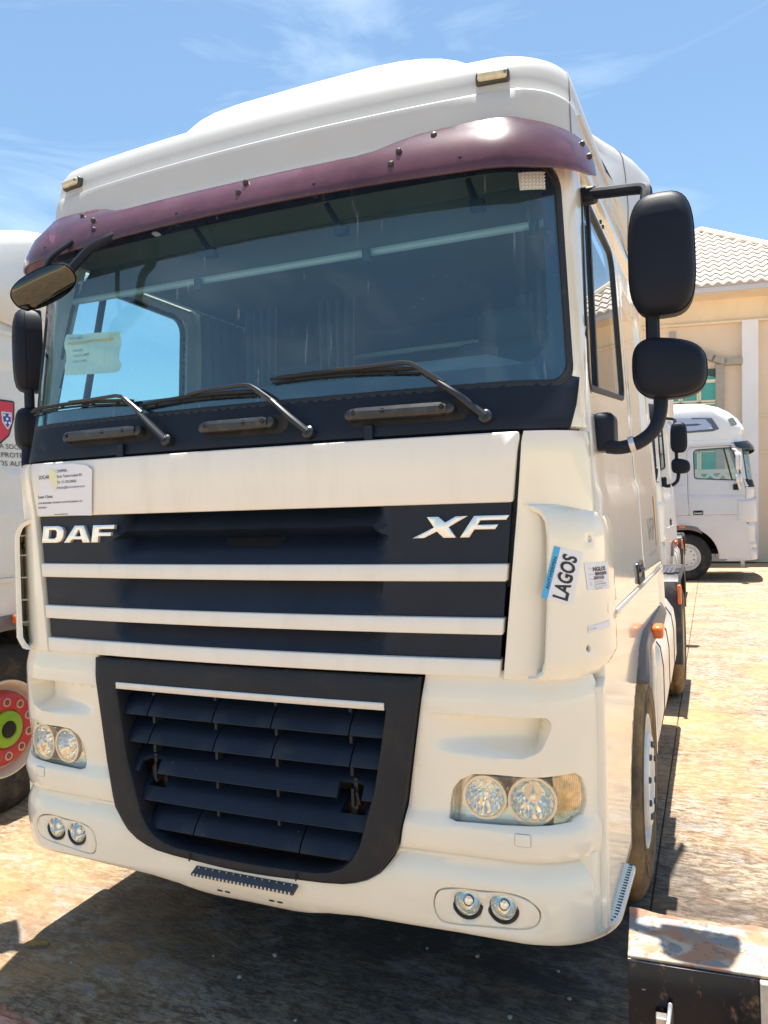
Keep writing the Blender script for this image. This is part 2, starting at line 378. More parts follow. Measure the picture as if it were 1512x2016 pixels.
def grid(name, fn, us, vs_, m, parent=None, angle=32):
    v = [fn(u,w) for u in us for w in vs_]; k = len(vs_)
    f = [(i*k+j,(i+1)*k+j,(i+1)*k+j+1,i*k+j+1) for i in range(len(us)-1) for j in range(k-1)]
    return mk(name, v, f, m, parent, True, angle)

TXT = {}
def text2d(s, bold=0.0):
    """outline of a line of lettering as flat triangles: verts, faces, width (cap height about 0.7)"""
    key = (s,bold)
    if key in TXT: return TXT[key]
    c = bpy.data.curves.new('lettering','FONT'); c.body = s; c.size = 1; c.resolution_u = 3; c.offset = bold; c.fill_mode = 'FRONT'
    o = bpy.data.objects.new('lettering', c); COL.objects.link(o)
    dg = bpy.context.evaluated_depsgraph_get(); dg.update()
    me = bpy.data.meshes.new_from_object(o.evaluated_get(dg))
    v = [(p.co.x,p.co.y) for p in me.vertices]; f = [tuple(p.vertices) for p in me.polygons]
    bpy.data.objects.remove(o); bpy.data.curves.remove(c); bpy.data.meshes.remove(me)
    xs = [p[0] for p in v] or [0]; r = ([(p[0]-min(xs),p[1]) for p in v], f, max(xs)-min(xs)); TXT[key] = r
    return r
def writing(items, fn, m, parent, off=.0012, name='lettering', mirror=False):
    """items: (string, u, z, cap height, width or None, angle, bold) laid on fn, all in one ink"""
    for (s,u0,z0,h,w,ang,bold) in items:
        vv = []; ff = []
        v,f,tw = text2d(s,bold); sc = h/.70; sx = (w/tw if w else sc); n0 = len(vv); ca,sa = math.cos(ang),math.sin(ang)
        for (x,y) in v:
            a,b = x*sx,y*sc; u,z = u0+a*ca-b*sa, z0+a*sa+b*ca
            p = Vector(fn(u,z))+nrm(fn,u,z)*off
            vv.append(Vector((-p.x,p.y,p.z)) if mirror else p)
        ff += [tuple(i+n0 for i in (reversed(q) if mirror else q)) for q in f]
        mk(name, vv, ff, m, parent, False)
def plane_fn(o, a, b):
    o,a,b = Vector(o),Vector(a).normalized(),Vector(b).normalized()
    return lambda u,z: o+a*u+b*z
def cspline(pts, n=6):
    P = [Vector(p) for p in pts]; o = []; k = len(P)
    for i in range(k):
        a,b,c,d = P[i-1],P[i],P[(i+1)%k],P[(i+2)%k]
        for j in range(n):
            t = j/n; q = .5*((2*b)+(c-a)*t+(2*a-5*b+4*c-d)*t*t+(3*b-a-3*c+d)*t**3); o.append((q.x,q.y))
    return o
def spline(pts, n=24):
    P = [Vector(p) for p in pts]; P = [P[0]*2-P[1]]+P+[P[-1]*2-P[-2]]; o = []; k = len(P)-3
    for i in range(n+1):
        t = min(i/n*k, k-1e-6); j = int(t); t -= j; a,b,c,d = P[j:j+4]
        o.append(.5*((2*b)+(c-a)*t+(2*a-5*b+4*c-d)*t*t+(3*b-a-3*c+d)*t**3))
    return o
def lerp_table(t, z):
    if z <= t[0][0]: return t[0][1:]
    for a,b in zip(t,t[1:]):
        if z <= b[0]:
            k = (z-a[0])/(b[0]-a[0]); return [p+(q-p)*k for p,q in zip(a[1:],b[1:])]
    return t[-1][1:]
def sstep(a,b,x):
    t = min(1,max(0,(x-a)/(b-a))); return t*t*(3-2*t)

# ------------------------------------------------------------------ ground
def concrete():
    m = bpy.data.materials.new('broomed_concrete'); m.use_nodes = True; n = m.node_tree.nodes; l = m.node_tree.links; b = n['Principled BSDF']
    tc = n.new('ShaderNodeTexCoord')
    geo = n.new('ShaderNodeNewGeometry')
    def noise(sc, det=6, rough=.6, stretch=(1,1,1), dist=0.0):
        ma = n.new('ShaderNodeMapping'); ma.inputs['Scale'].default_value = stretch; l.new(geo.outputs['Position'], ma.inputs['Vector'])
        t = n.new('ShaderNodeTexNoise'); t.inputs['Scale'].default_value = sc; t.inputs['Detail'].default_value = det; t.inputs['Roughness'].default_value = rough; t.inputs['Distortion'].default_value = dist
        l.new(ma.outputs[0], t.inputs['Vector']); return t.outputs['Fac']
    def ramp(src, stops):
        r = n.new('ShaderNodeValToRGB'); e = r.color_ramp.elements
        e[0].position,e[0].color = stops[0][0],(*stops[0][1],1); e[1].position,e[1].color = stops[-1][0],(*stops[-1][1],1)
        for p,c in stops[1:-1]: q = e.new(p); q.color = (*c,1)
        l.new(src, r.inputs['Fac']); return r.outputs['Color']
    def mixc(fac, a, bcol, mode='MIX'):
        q = n.new('ShaderNodeMix'); q.data_type = 'RGBA'; q.blend_type = mode
        for sock,v in (('Factor',fac),('A',a),('B',bcol)):
            if isinstance(v,(int,float)): q.inputs[sock].default_value = v
            elif isinstance(v,tuple): q.inputs[sock].default_value = (*v,1)
            else: l.new(v, q.inputs[sock])
        return q.outputs['Result']
    def rng(src, a, b_, c, d):
        q = n.new('ShaderNodeMapRange'); q.inputs['From Min'].default_value = a; q.inputs['From Max'].default_value = b_; q.inputs['To Min'].default_value = c; q.inputs['To Max'].default_value = d; l.new(src, q.inputs['Value']); return q.outputs[0]
    base = ramp(noise(1.6,10,.74,(1,1.8,1),.4), [(.30,(.27,.20,.13)),(.47,(.46,.37,.265)),(.60,(.58,.49,.37)),(.74,(.68,.61,.50))])
    ridge = noise(1.0,8,.80,(12.0,46,1),.5)
    base = mixc(rng(ridge,.47,.58,.0,.85), base, mixc(1.0, base, (.46,.35,.26), 'MULTIPLY'))
    mott = noise(16.0,10,.78,(1,1.7,1),.5); base = mixc(rng(mott,.47,.56,.0,.9), base, mixc(1.0, base, (.44,.34,.25), 'MULTIPLY'))
    patch = noise(.75,7,.66,(1.3,1,1),.6)
    base = mixc(rng(patch,.46,.64,0,.80), base, (.53,.32,.14))          # ochre rust bloom
    red = noise(1.9,6,.7,(1,1,1),.8)
    base = mixc(rng(red,.55,.68,0,.65), base, (.36,.18,.10))
    oil = noise(.62,8,.64,(1,1.5,1),.5)
    base = mixc(rng(oil,.56,.70,0,.6), base, (.22,.18,.14))          # old oil and damp
    pale = noise(2.3,7,.7,(1,2.2,1),.4)
    base = mixc(rng(pale,.60,.74,0,.6), base, (.66,.62,.56))
    # oil stains under the truck front, also painted dark to deepen its shadow
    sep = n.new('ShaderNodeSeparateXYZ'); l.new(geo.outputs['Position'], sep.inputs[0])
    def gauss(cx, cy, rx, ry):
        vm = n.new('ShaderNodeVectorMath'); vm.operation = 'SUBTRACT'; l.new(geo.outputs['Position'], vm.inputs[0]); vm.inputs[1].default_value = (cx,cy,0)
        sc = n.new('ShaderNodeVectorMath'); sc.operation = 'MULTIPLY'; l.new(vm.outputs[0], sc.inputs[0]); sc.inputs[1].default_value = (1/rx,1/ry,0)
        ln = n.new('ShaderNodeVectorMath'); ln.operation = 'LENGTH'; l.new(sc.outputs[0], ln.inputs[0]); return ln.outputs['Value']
    stain_shade = noise(2.6,8,.66,(1,2.4,1),.7)
    md = n.new('ShaderNodeMath'); md.operation = 'MULTIPLY_ADD'; l.new(stain_shade, md.inputs[0]); md.inputs[1].default_value = 1.5; l.new(gauss(.25,1.15,1.45,1.20), md.inputs[2])
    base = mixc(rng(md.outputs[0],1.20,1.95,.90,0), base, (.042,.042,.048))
    scum = noise(3.4,9,.74,(1,2.0,1),.8); base = mixc(rng(scum,.53,.66,0,.55), base, (.42,.41,.42))
    damp = noise(5.5,9,.72,(1,2.6,1),.6); base = mixc(rng(damp,.58,.66,0,.5), base, mixc(1.0, base, (.40,.36,.33), 'MULTIPLY'))
    speck = noise(75,4,.7); base = mixc(rng(speck,.60,.68,0,.6), base, (.16,.12,.09))
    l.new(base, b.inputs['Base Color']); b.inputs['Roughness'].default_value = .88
    fine = noise(26,5,.7,(1,2.5,1)); ad = n.new('ShaderNodeMath'); ad.operation = 'MULTIPLY_ADD'; l.new(ridge, ad.inputs[0]); ad.inputs[1].default_value = .8; l.new(fine, ad.inputs[2])
    bp = n.new('ShaderNodeBump'); bp.inputs['Strength'].default_value = .9; bp.inputs['Distance'].default_value = .022; l.new(ad.outputs[0], bp.inputs['Height']); l.new(bp.outputs[0], b.inputs['Normal'])
    return m
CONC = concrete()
SOIL = mat('sandy_soil',(.50,.41,.28),.95,var=.25,vscale=.8,bump=.3,bscale=3)
gr = mk('ground', [(-900,-900,-.05),(900,-900,-.05),(900,900,-.05),(-900,900,-.05)], [(0,1,2,3)], SOIL, None, False); tag(gr, kind='structure')
xe = [-17.2,-12.6,-8.0,-3.4,1.205,5.8,10.4,15.0]; ye = [-21.4,-16.2,-11,-5.8,-.58,4.62,9.8,15.0,20.4]
pav = MB().box((-1.1,-.5,-.030),(32.2,41.8,.03)).build('pavement', mat('joint_dirt',(.10,.075,.05),.95,var=.3), None, smooth=False); tag(pav, kind='structure')
for i in range(len(xe)-1):
    for j in range(len(ye)-1):
        g = .0035; x0,x1,y0,y1 = xe[i]+g,xe[i+1]-g,ye[j]+g,ye[j+1]-g
        o = MB(); t = random.Random(i*31+j)
        rr = []
        for zz,e in ((-.03,0),(-.004,0),(0.0,.004)): rr.append([Vector((x0+e,y0+e,zz)),Vector((x1-e,y0+e,zz)),Vector((x1-e,y1-e,zz)),Vector((x0+e,y1-e,zz))])
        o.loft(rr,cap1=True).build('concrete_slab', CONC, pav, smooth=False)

# ------------------------------------------------------------------ building behind the yard
def building():
    PL = mat('beige_plaster',(.74,.61,.45),.9,var=.05,vscale=1.2,dirt=(.45,.34,.25),dscale=(1,1,.5),damt=.3,bump=.05,bscale=40)
    PL2 = mat('peach_plaster',(.70,.56,.43),.9,var=.05,vscale=1.0,bump=.05,bscale=40)
    WH = mat('white_pillar_paint',(.74,.73,.76),.8,var=.04,vscale=2)
    GM = mat('grey_moulding',(.36,.32,.28),.85,var=.12,vscale=5)
    TI = mat('roof_tile_clay',(.56,.50,.44),.8,var=.08,vscale=1.5,dirt=(.45,.38,.32),dscale=(3,3,3),damt=.3)
    FA = mat('fascia_board',(.52,.50,.54),.7,var=.05)
    GG = mat('green_window_glass',(.06,.33,.27),.12,coat=.4,var=.08,vscale=2)
    FR = mat('window_frame_cream',(.74,.66,.50),.6,var=.04)
    B = empty('building',(1.72,21.0,0),0,'two storey beige building with tiled roof and green windows behind the yard','building')
    B.rotation_euler = (0, R_(1.35), R_(5.0))
    # local: x right, y away, z up (wall face at y=0)
    MB().box((2,4.5,3.65),(20,9,7.3)).build('wall', PL2, B, smooth=False)
    MB().box((2,-.03,6.95),(20,.06,.66)).build('frieze', PL, B, smooth=False)
    MB().box((2,-.08,6.60),(20,.16,.07)).build('moulding', PL, B, bevel=.02)
    for x in (-4.6,.72,6.1): MB().box((x,-.09,3.35),(.40,.18,6.5)).build('pillar', WH, B, smooth=False)
    MB().box((2,-.45,7.30),(20.6,.9,.12)).build('soffit', PL, B, smooth=False)
    MB().box((2,-.93,7.36),(20.8,.06,.24)).build('fascia', FA, B, smooth=False)
    for z in (4.0,3.0): MB().box((3.6,-.02,z),(5.3,.04,.05)).build('string_course', PL, B, smooth=False)
    MB().box((-1.25,-.02,6.15),(.17,.04,.62)).build('vent', mat('vent_grey',(.36,.33,.31),.8), B, smooth=False)
    # window with arched hood moulding
    wx = -1.05
    MB().box((wx,-.02,3.4),(2.1,.05,3.9)).build('window_recess', mat('window_dark',(.05,.07,.06),.6), B, smooth=False)
    hood = [(wx-1.75,5.50),(wx-1.15,5.50),(wx-.85,5.62),(wx,6.05),(wx+.85,5.62),(wx+1.15,5.50),(wx+1.55,5.50)]
    hb = MB()
    for (xa,za),(xb,zb) in zip(hood,hood[1:]):
        L = math.hypot(xb-xa,zb-za); hb.box(((xa+xb)/2,-.10,(za+zb)/2),(L+.06,.20,.17),Matrix.Rotation(-math.atan2(zb-za,xb-xa),3,'Y'))
    hb.build('hood_moulding', GM, B, smooth=False)
    for sx in (-1,1): MB().box((wx+sx*1.02,-.06,3.45),(.22,.14,4.0)).build('window_jamb', GM, B, smooth=False)
    cols = [wx-.72,wx-.24,wx+.24,wx+.72]; rows = [(4.72,.50),(4.08,.58),(3.42,.5),(2.8,.5),(2.2,.5)]
    for c in cols:
        for k,(z,h) in enumerate(rows):
            tilt = Matrix.Rotation(R_(-28 if k == 2 else 0),3,'X'); yy = -.18 if k == 2 else -.07
            f = MB()
            for dx,dz,sx,sz in ((-.21,0,.05,h+.08),(.21,0,.05,h+.08),(0,h/2+.015,.46,.05),(0,-h/2-.015,.46,.05)): f.box(Vector((c,yy,z))+tilt@Vector((dx,0,dz)),(sx,.05,sz),tilt)
            fo = f.build('window', FR, B, smooth=False)
            MB().box((c,yy+.004,z),(.40,.012,h),tilt).build('pane', GG, fo, smooth=False)
    for k,(c,h) in enumerate(zip(cols,(.16,.42,.42,.16))):
        sgn = 1 if k < 2 else -1; x0,x1 = c-.2,c+.2; zb = 5.05; za,zc = (zb+.06,zb+h) if k in (0,) else ((zb+.24,zb+.48) if k == 1 else ((zb+.48,zb+.24) if k == 2 else (zb+h,zb+.06)))
        MB().prism([(x0,zb),(x1,zb),(x1,zc),(x0,za)], lambda x,z: Vector((x,-.06,z)), lambda x,z: Vector((x,-.045,z))).build('gable_pane', GG, B, smooth=False)
    MB().box((wx,-.07,5.02),(2.0,.07,.06)).build('transom', FR, B, smooth=False)
    # hipped roof: tiles in courses on the front slope
    ex0,ex1 = -8.4,12.4; ez = 7.40; ey = -.98; slope = R_(33); rh = 0.0
    apex_x = -.30
    ax_,ay_,az_ = -.30,2.6,ez+2.60; hc0,hc1 = ax_-3.8,ax_+3.8
    RF = mk('roof', [(hc0,ey,ez-.03),(hc1,ey,ez-.03),(ax_,ay_,az_),(ax_,9.5,az_),(hc0,10,ez-.03),(hc1,10,ez-.03)], [(0,1,2),(1,5,3,2),(0,2,3,4)], TI, B, False)
    for s_ in (-1,1): MB().tube([(ax_,ay_,az_+.05),(ax_+s_*3.8,ey,ez+.04)],.12,8).build('hip_cap', TI, RF)
    MB().tube([(ax_,ay_,az_+.05),(ax_,9.5,az_+.05)],.12,8).build('ridge_cap', TI, RF)
    tw,tl = .262,.335; sl = math.atan2(2.63,3.58)
    # one shared tile: S-curved pan with an open front edge
    n = 8; v = []; f = []
    for jj,(yy,dz) in enumerate(((-.02,-.03),(-.02,.055),(tl+.03,.004))):
        for i in range(n+1):
            t = i/n; zz = .036*math.sin(2*math.pi*t-.6); v.append((t*tw*1.02, yy, (zz+dz) if jj else zz-.004+.012))
    for jj in range(2):
        for i in range(n): f.append((jj*(n+1)+i,jj*(n+1)+i+1,(jj+1)*(n+1)+i+1,(jj+1)*(n+1)+i))
    tm = bpy.data.meshes.new('roof_tile'); tm.from_pydata(v,[],f); tm.update(); tm.polygons.foreach_set('use_smooth',[True]*len(tm.polygons)); tm.set_sharp_from_angle(angle=R_(50)); tm.materials.append(TI)
    cnt = 0; rest = []
    Rm = Matrix.Rotation(sl,4,'X')
    hip = lambda zloc: apex_x+0
    for r in range(14):
        for c in range(-30,46):
            x = c*tw; d = r*tl; y = ey+d*math.cos(sl); z = ez+d*math.sin(sl)+.02
            # visible triangle runs up to a hip that falls to the right
            k_ = (y-ey)/(ay_-ey)
            if not (hc0+3.8*k_-.1 < x < hc1-3.8*k_-.12): continue
            M = Matrix.Translation((x,y,z))@Rm
            if -1.5 < x < 1.6 and cnt < 290:
                o = bpy.data.objects.new('roof_tile', tm); COL.objects.link(o); o.parent = RF; o.matrix_local = M; cnt += 1
            else: rest.append(M)
    rb = MB()
    for M in rest: rb.add([M@Vector(p) for p in v], f)
    ro = mk('roof_tiling', rb.v, rb.f, TI, RF, True, 50); ro['kind'] = 'stuff'
    return B
building()

# white lattice screen standing in the yard behind the silver truck
def lattice():
    Lm = mat('lattice_white',(.66,.66,.58),.7,var=.06)
    o = empty('lattice_screen',(0.2,19.2,0),0,'white diamond lattice screen seen through the silver truck window','screen')
    x0,x1,z0,z1 = .1,2.0,1.2,2.45
    def clip(c, sg):
        pts = []
        for x in np.linspace(x0,x1,200):
            z = c+sg*(x-x0)
            if z0 <= z <= z1: pts.append((x,z))
        return pts
    for sg in (1,-1):
        for k in range(-8,12):
            p = clip((z0 if sg > 0 else z0)+k*.30, sg)
            if len(p) < 3: continue
            (xa,za),(xb,zb) = p[0],p[-1]; L = math.hypot(xb-xa,zb-za)
            MB().box(((xa+xb)/2,.012*sg,(za+zb)/2),(L,.02,.075),Matrix.Rotation(-math.atan2(zb-za,xb-xa),3,'Y')).build('lath', Lm, o, smooth=False)
    for (c,sz) in (((1.05,0,z1),(2.0,.06,.09)),((1.05,0,z0),(2.0,.06,.09)),((x0,0,1.22),(.09,.06,2.44)),((x1,0,1.22),(.09,.06,2.44))): MB().box(c,sz).build('rail', Lm, o, smooth=False)
lattice()

# ------------------------------------------------------------------ truck surfaces
class Wrap:
    """front of the cab seen from above: bowed face, rounded corner, straight side; rows: z, y centre, bow, corner start, half width, corner depth"""
    def __init__(s, rows, taper=.03): s.t = rows; s.taper = taper
    def raw(s, u, z):
        yc,b,xk,Wd,D = lerp_table(s.t,z); sg = 1 if u >= 0 else -1; a = abs(u); rx = Wd-xk; L = 1.5708*(rx+D)/2
        if a <= xk: x,y = a, yc+b*a*a
        elif a <= xk+L:
            th = (a-xk)/L*math.pi/2; x = xk+rx*math.sin(th); y = yc+b*x*x+D*(1-math.cos(th))
        else:
            e = a-xk-L; x = Wd+s.taper*e; y = yc+b*Wd*Wd+D+e
        return Vector((sg*x,y,z))
    def ux(s, x, z):
        yc,b,xk,Wd,D = lerp_table(s.t,z); a = abs(x)
        if a <= xk: return x
        L = 1.5708*((Wd-xk)+D)/2; return math.copysign(xk+L*math.asin(min(1,(a-xk)/(Wd-xk)))/(math.pi/2), x)
    def uy(s, y, z):
        yc,b,xk,Wd,D = lerp_table(s.t,z); L = 1.5708*((Wd-xk)+D)/2; y1 = yc+b*Wd*Wd+D
        if y >= y1: return xk+L+(y-y1)
        lo,hi = xk,xk+L
        for _ in range(40):
            q = (lo+hi)/2
            if s.raw(q,z)[1] < y: lo = q
            else: hi = q
        return lo
    def map(s, pts): return [(s.ux(x,z),z) for x,z in pts]
HOOD = Wrap([(1.20,-.050,.053,.93,1.165,.20),(1.75,-.045,.052,.95,1.165,.20),(1.95,-.058,.052,.96,1.158,.19),(1.99,-.040,.052,.96,1.150,.18)])
WSW = Wrap([(1.97,-.030,.055,.89,1.150,.18),(2.13,.010,.055,.89,1.142,.17),(2.82,.070,.060,.84,1.112,.20),(3.0,.087,.062,.83,1.10,.22)])
BUMP = Wrap([(.40,.004,.03,.93,1.185,.25),(.43,-.018,.03,.93,1.20,.26),(.47,-.035,.03,.93,1.205,.26),(.585,-.047,.03,.93,1.203,.26),(.625,-.044,.03,.93,1.20,.26),(.68,-.022,.03,.93,1.18,.25),(.70,-.040,.03,.93,1.185,.25),(.76,-.046,.03,.95,1.19,.24),(.792,-.042,.03,.95,1.19,.24),(.818,-.022,.03,.95,1.182,.24),(1.0,-.028,.03,.95,1.185,.24),(1.17,-.030,.03,.95,1.185,.24),(1.27,-.005,.03,.95,1.165,.23)])
DEFL = Wrap([(1.225,-.050,.05,.98,1.165,.27),(1.245,-.070,.05,.99,1.177,.28),(1.285,-.088,.05,.99,1.197,.30),(1.69,-.085,.05,.99,1.193,.30),(1.735,-.070,.05,.99,1.17,.28),(1.76,-.045,.05,.98,1.15,.27)])
VISW = Wrap([(2.70,-.060,.06,.88,1.185,.30),(2.80,-.050,.06,.88,1.18,.30),(2.88,-.015,.06,.87,1.165,.30),(2.96,.055,.06,.85,1.14,.30)])
GRW = Wrap([(.5,-.052,.03,2,2.2,.1),(.62,-.060,.03,2,2.2,.1),(1.15,-.052,.03,2,2.2,.1),(1.25,-.040,.03,2,2.2,.1)])
SX = [(.4,1.19),(1.2,1.192),(1.42,1.184),(1.50,1.178),(1.8,1.166),(2.1,1.148),(2.8,1.112),(3.0,1.10)]
def side_fn(y, z): return Vector((lerp_table(SX,z)[0]+.022*(y-.3), y, z))

def circ(cx, cz, r, n=24, ry=None): return [(cx+r*math.cos(2*math.pi*k/n), cz+(ry or r)*math.sin(2*math.pi*k/n)) for k in range(n)]
def stadium(x0, x1, zc, h, n=8):
    r = h/2; return [(x1-r+r*math.cos(t),zc+r*math.sin(t)) for t in [(-.5+k/n)*math.pi for k in range(n+1)]]+[(x0+r+r*math.cos(t),zc+r*math.sin(t)) for t in [(.5+k/n)*math.pi for k in range(n+1)]]

# ------------------------------------------------------------------ truck parts
def hood_edge(z): return lerp_table([(1.2,.893),(1.244,.897),(1.76,.949),(1.98,.976)],z)[0]

def front_grille(T, P):
    e = lambda z: hood_edge(z)
    # upper hood panel and the three painted bars
    top = [(-e(1.766),1.766),(e(1.766),1.766),(e(1.978),1.978),(-e(1.978),1.978)]
    panel('hood_panel', rnd(top,.008), HOOD.raw, P['hood'], T, res=.05, thick=.03, rim=.007)
    for z0,z1 in ((1.531,1.584),(1.371,1.422),(1.244,1.297)):
        panel('grille_bar', rnd([(-e(z0),z0),(e(z0),z0),(e(z1),z1),(-e(z1),z1)],.006), HOOD.raw, P['hood'], T, res=.05, thick=.05, rim=.006, off=.004)
    # black panels between the bars; the middle stretch is louvred
    rows = ((1.584,1.763,(1.678,)),(1.422,1.531,()),(1.297,1.371,()))
    for k,(z0,z1,brk) in enumerate(rows):
        stops = [z0]+list(brk)+[z1]
        def disp(u, z, stops=stops, k=k):
            w = sstep(.545,.50,abs(u)); base = .012; t = 1.0
            for a,b in zip(stops,stops[1:]):
                if z <= b+1e-6: t = (z-a)/(b-a); break
            d = (.090 if k == 0 else .065)*max(0,t-.10)
            return base+w*(d-.006)
        ln = [([(-.5,z),(.5,z)],False) for z in brk]+[([(s*.52,z0+.004),(s*.52,z1-.004)],False) for s in (-1,1)]
        ex = [(x,b-.004) for b in brk for x in np.linspace(-.5,.5,41)]+[(x,b+.004) for b in brk for x in np.linspace(-.5,.5,41)]
        panel('grille_panel', [(-e(z0)+.004,z0-.004),(e(z0)-.004,z0-.004),(e(z1)-.004,z1+.004),(-e(z1)+.004,z1+.004)], HOOD.raw, GRILLE, T, lines=ln, res=.03, thick=.03, rim=0, disp=disp, extra=ex)
        if k == 0: d0 = disp
    pts = [(-.085,1.6735),(-.07,1.650),(-.045,1.641),(.12,1.640),(.15,1.650),(.166,1.6735)]
    panel('hood_handle_recess', pts, HOOD.raw, mat('hole_black',(.003,.003,.004),.9), T, res=.02, thick=0, rim=0, off=.003, disp=d0)
    # raised letters
    def letter(poly, holes=()):
        panel('badge_letter', poly, HOOD.raw, LETTER, T, holes=holes, res=.03, thick=.012, rim=.0016, off=.001, angle=25)
    zb,zt = 1.664,1.729; h = zt-zb
    def L(pts, x0, w): return [(x0+p[0]*w+.012*p[1], zb+p[1]*h) for p in pts]
    w = .118
    letter(L([(0,0),(.72,0),(.90,.08),(1,.30),(1,.70),(.90,.92),(.72,1),(0,1)],-.925,w), [L([(.30,.26),(.60,.26),(.68,.36),(.68,.66),(.60,.76),(.30,.76)],-.925,w)])
    letter(L([(0,0),(.24,0),(.335,.19),(.70,.19),(.76,0),(1.04,0),(.73,1),(.38,1)],-.800,.135), [L([(.42,.38),(.66,.38),(.58,.74),(.54,.74)],-.800,.135)])
    letter(L([(0,0),(.30,0),(.30,.36),(.88,.36),(.88,.58),(.30,.58),(.30,.76),(1.0,.76),(1.0,1),(0,1)],-.652,.108))
    def X(pts, x0, w): return [(x0+p[0]*w+.045*p[1], zb+p[1]*h) for p in pts]
    letter(X([(-.06,0),(.22,0),(.44,.30),(.70,0),(1.0,0),(.66,.50),(.94,1),(.66,1),(.50,.72),(.24,1),(-.04,1),(.30,.50)],.646,.130))
    letter(X([(0,0),(.27,0),(.27,.36),(.86,.36),(.86,.58),(.27,.58),(.27,.78),(1.0,.78),(1.0,1),(0,1)],.788,.106))

def corner(T, P, s, full):
    z0,z1 = 1.238,1.978
    out_ = [(hood_edge(z0)+.010,z0),(HOOD.uy(.19,z0),z0),(HOOD.uy(.19,z1),z1),(hood_edge(z1)+.010,z1)]
    panel('corner_panel', out_, HOOD.raw, P['paint'], T, res=.035, thick=.03, rim=.006, mirror=s<0)
    # air deflector standing proud of the corner, open towards the grille
    ol = [(.985,1.243),(1.008,1.248),(1.03,1.264),(1.04,1.30),(1.05,1.45),(1.056,1.66),(1.05,1.712),(1.03,1.742),(.99,1.757),(.968,1.760)]
    ol = DEFL.map(ol); uo = DEFL.uy(.34,1.5)
    ol = ol+[(uo-.06,1.760),(uo-.015,1.745),(uo,1.70),(uo+.01,1.30),(uo-.02,1.245),(uo-.07,1.230)]
    def th(u, z): return .012 if u < DEFL.ux(1.07,z) and (1.255 < z < 1.748 or u < DEFL.ux(1.02,z)) else .075
    holes = [circ(1.229,1.65,.0085,12,.0095),circ(1.208,1.326,.0085,12,.0095)] if full else []
    d = panel('corner_deflector', ol, DEFL.raw, P['paint'], T, holes=holes, res=.028, thick=th, rim=.005, mirror=s<0)
    if full:
        b = MB()
        for (u,z) in ((1.229,1.65),(1.208,1.326)):
            p = DEFL.raw(u,z); n = nrm(DEFL.raw,u,z); b.lathe([(.0001,-.012),(.012,-.012),(.012,-.003)], (p.x*s,p.y,p.z), (n.x*s,n.y,n.z), 12)
        b.build('bolt_hole', DARK, d)
        for z in (1.34,1.43,1.52,1.61,1.69):
            f = MB(); q = [HOOD.raw(HOOD.ux(1.06,z),z), HOOD.raw(HOOD.uy(.10,z),z), DEFL.raw(DEFL.uy(.10,z),z), DEFL.raw(DEFL.ux(1.10,z),z)]
            q[0].y += .004; q[2] -= nrm(DEFL.raw,DEFL.uy(.10,z),z)*.012; q[3] -= nrm(DEFL.raw,DEFL.ux(1.10,z),z)*.010
            q = [Vector((p.x*s,p.y,p.z)) for p in q]
            f.add(q+[p+Vector((0,0,.006)) for p in q], [(3,2,1,0),(4,5,6,7),(0,1,5,4),(1,2,6,5),(2,3,7,6),(3,0,4,7)]); f.build('deflector_fin', P['paint'], d, smooth=False)
        dk = MB(); zs = np.linspace(1.232,1.765,8)
        sec = [[Vector((p.x*s,p.y,p.z)) for p in (HOOD.raw(HOOD.uy(.09,z),z)-Vector((.01,0,0)),DEFL.raw(DEFL.uy(.12,z),z)-Vector((.004,0,0)))] for z in zs]
        dk.loft(sec,closed=False).build('deflector_duct', P['paint'], d)
    return d

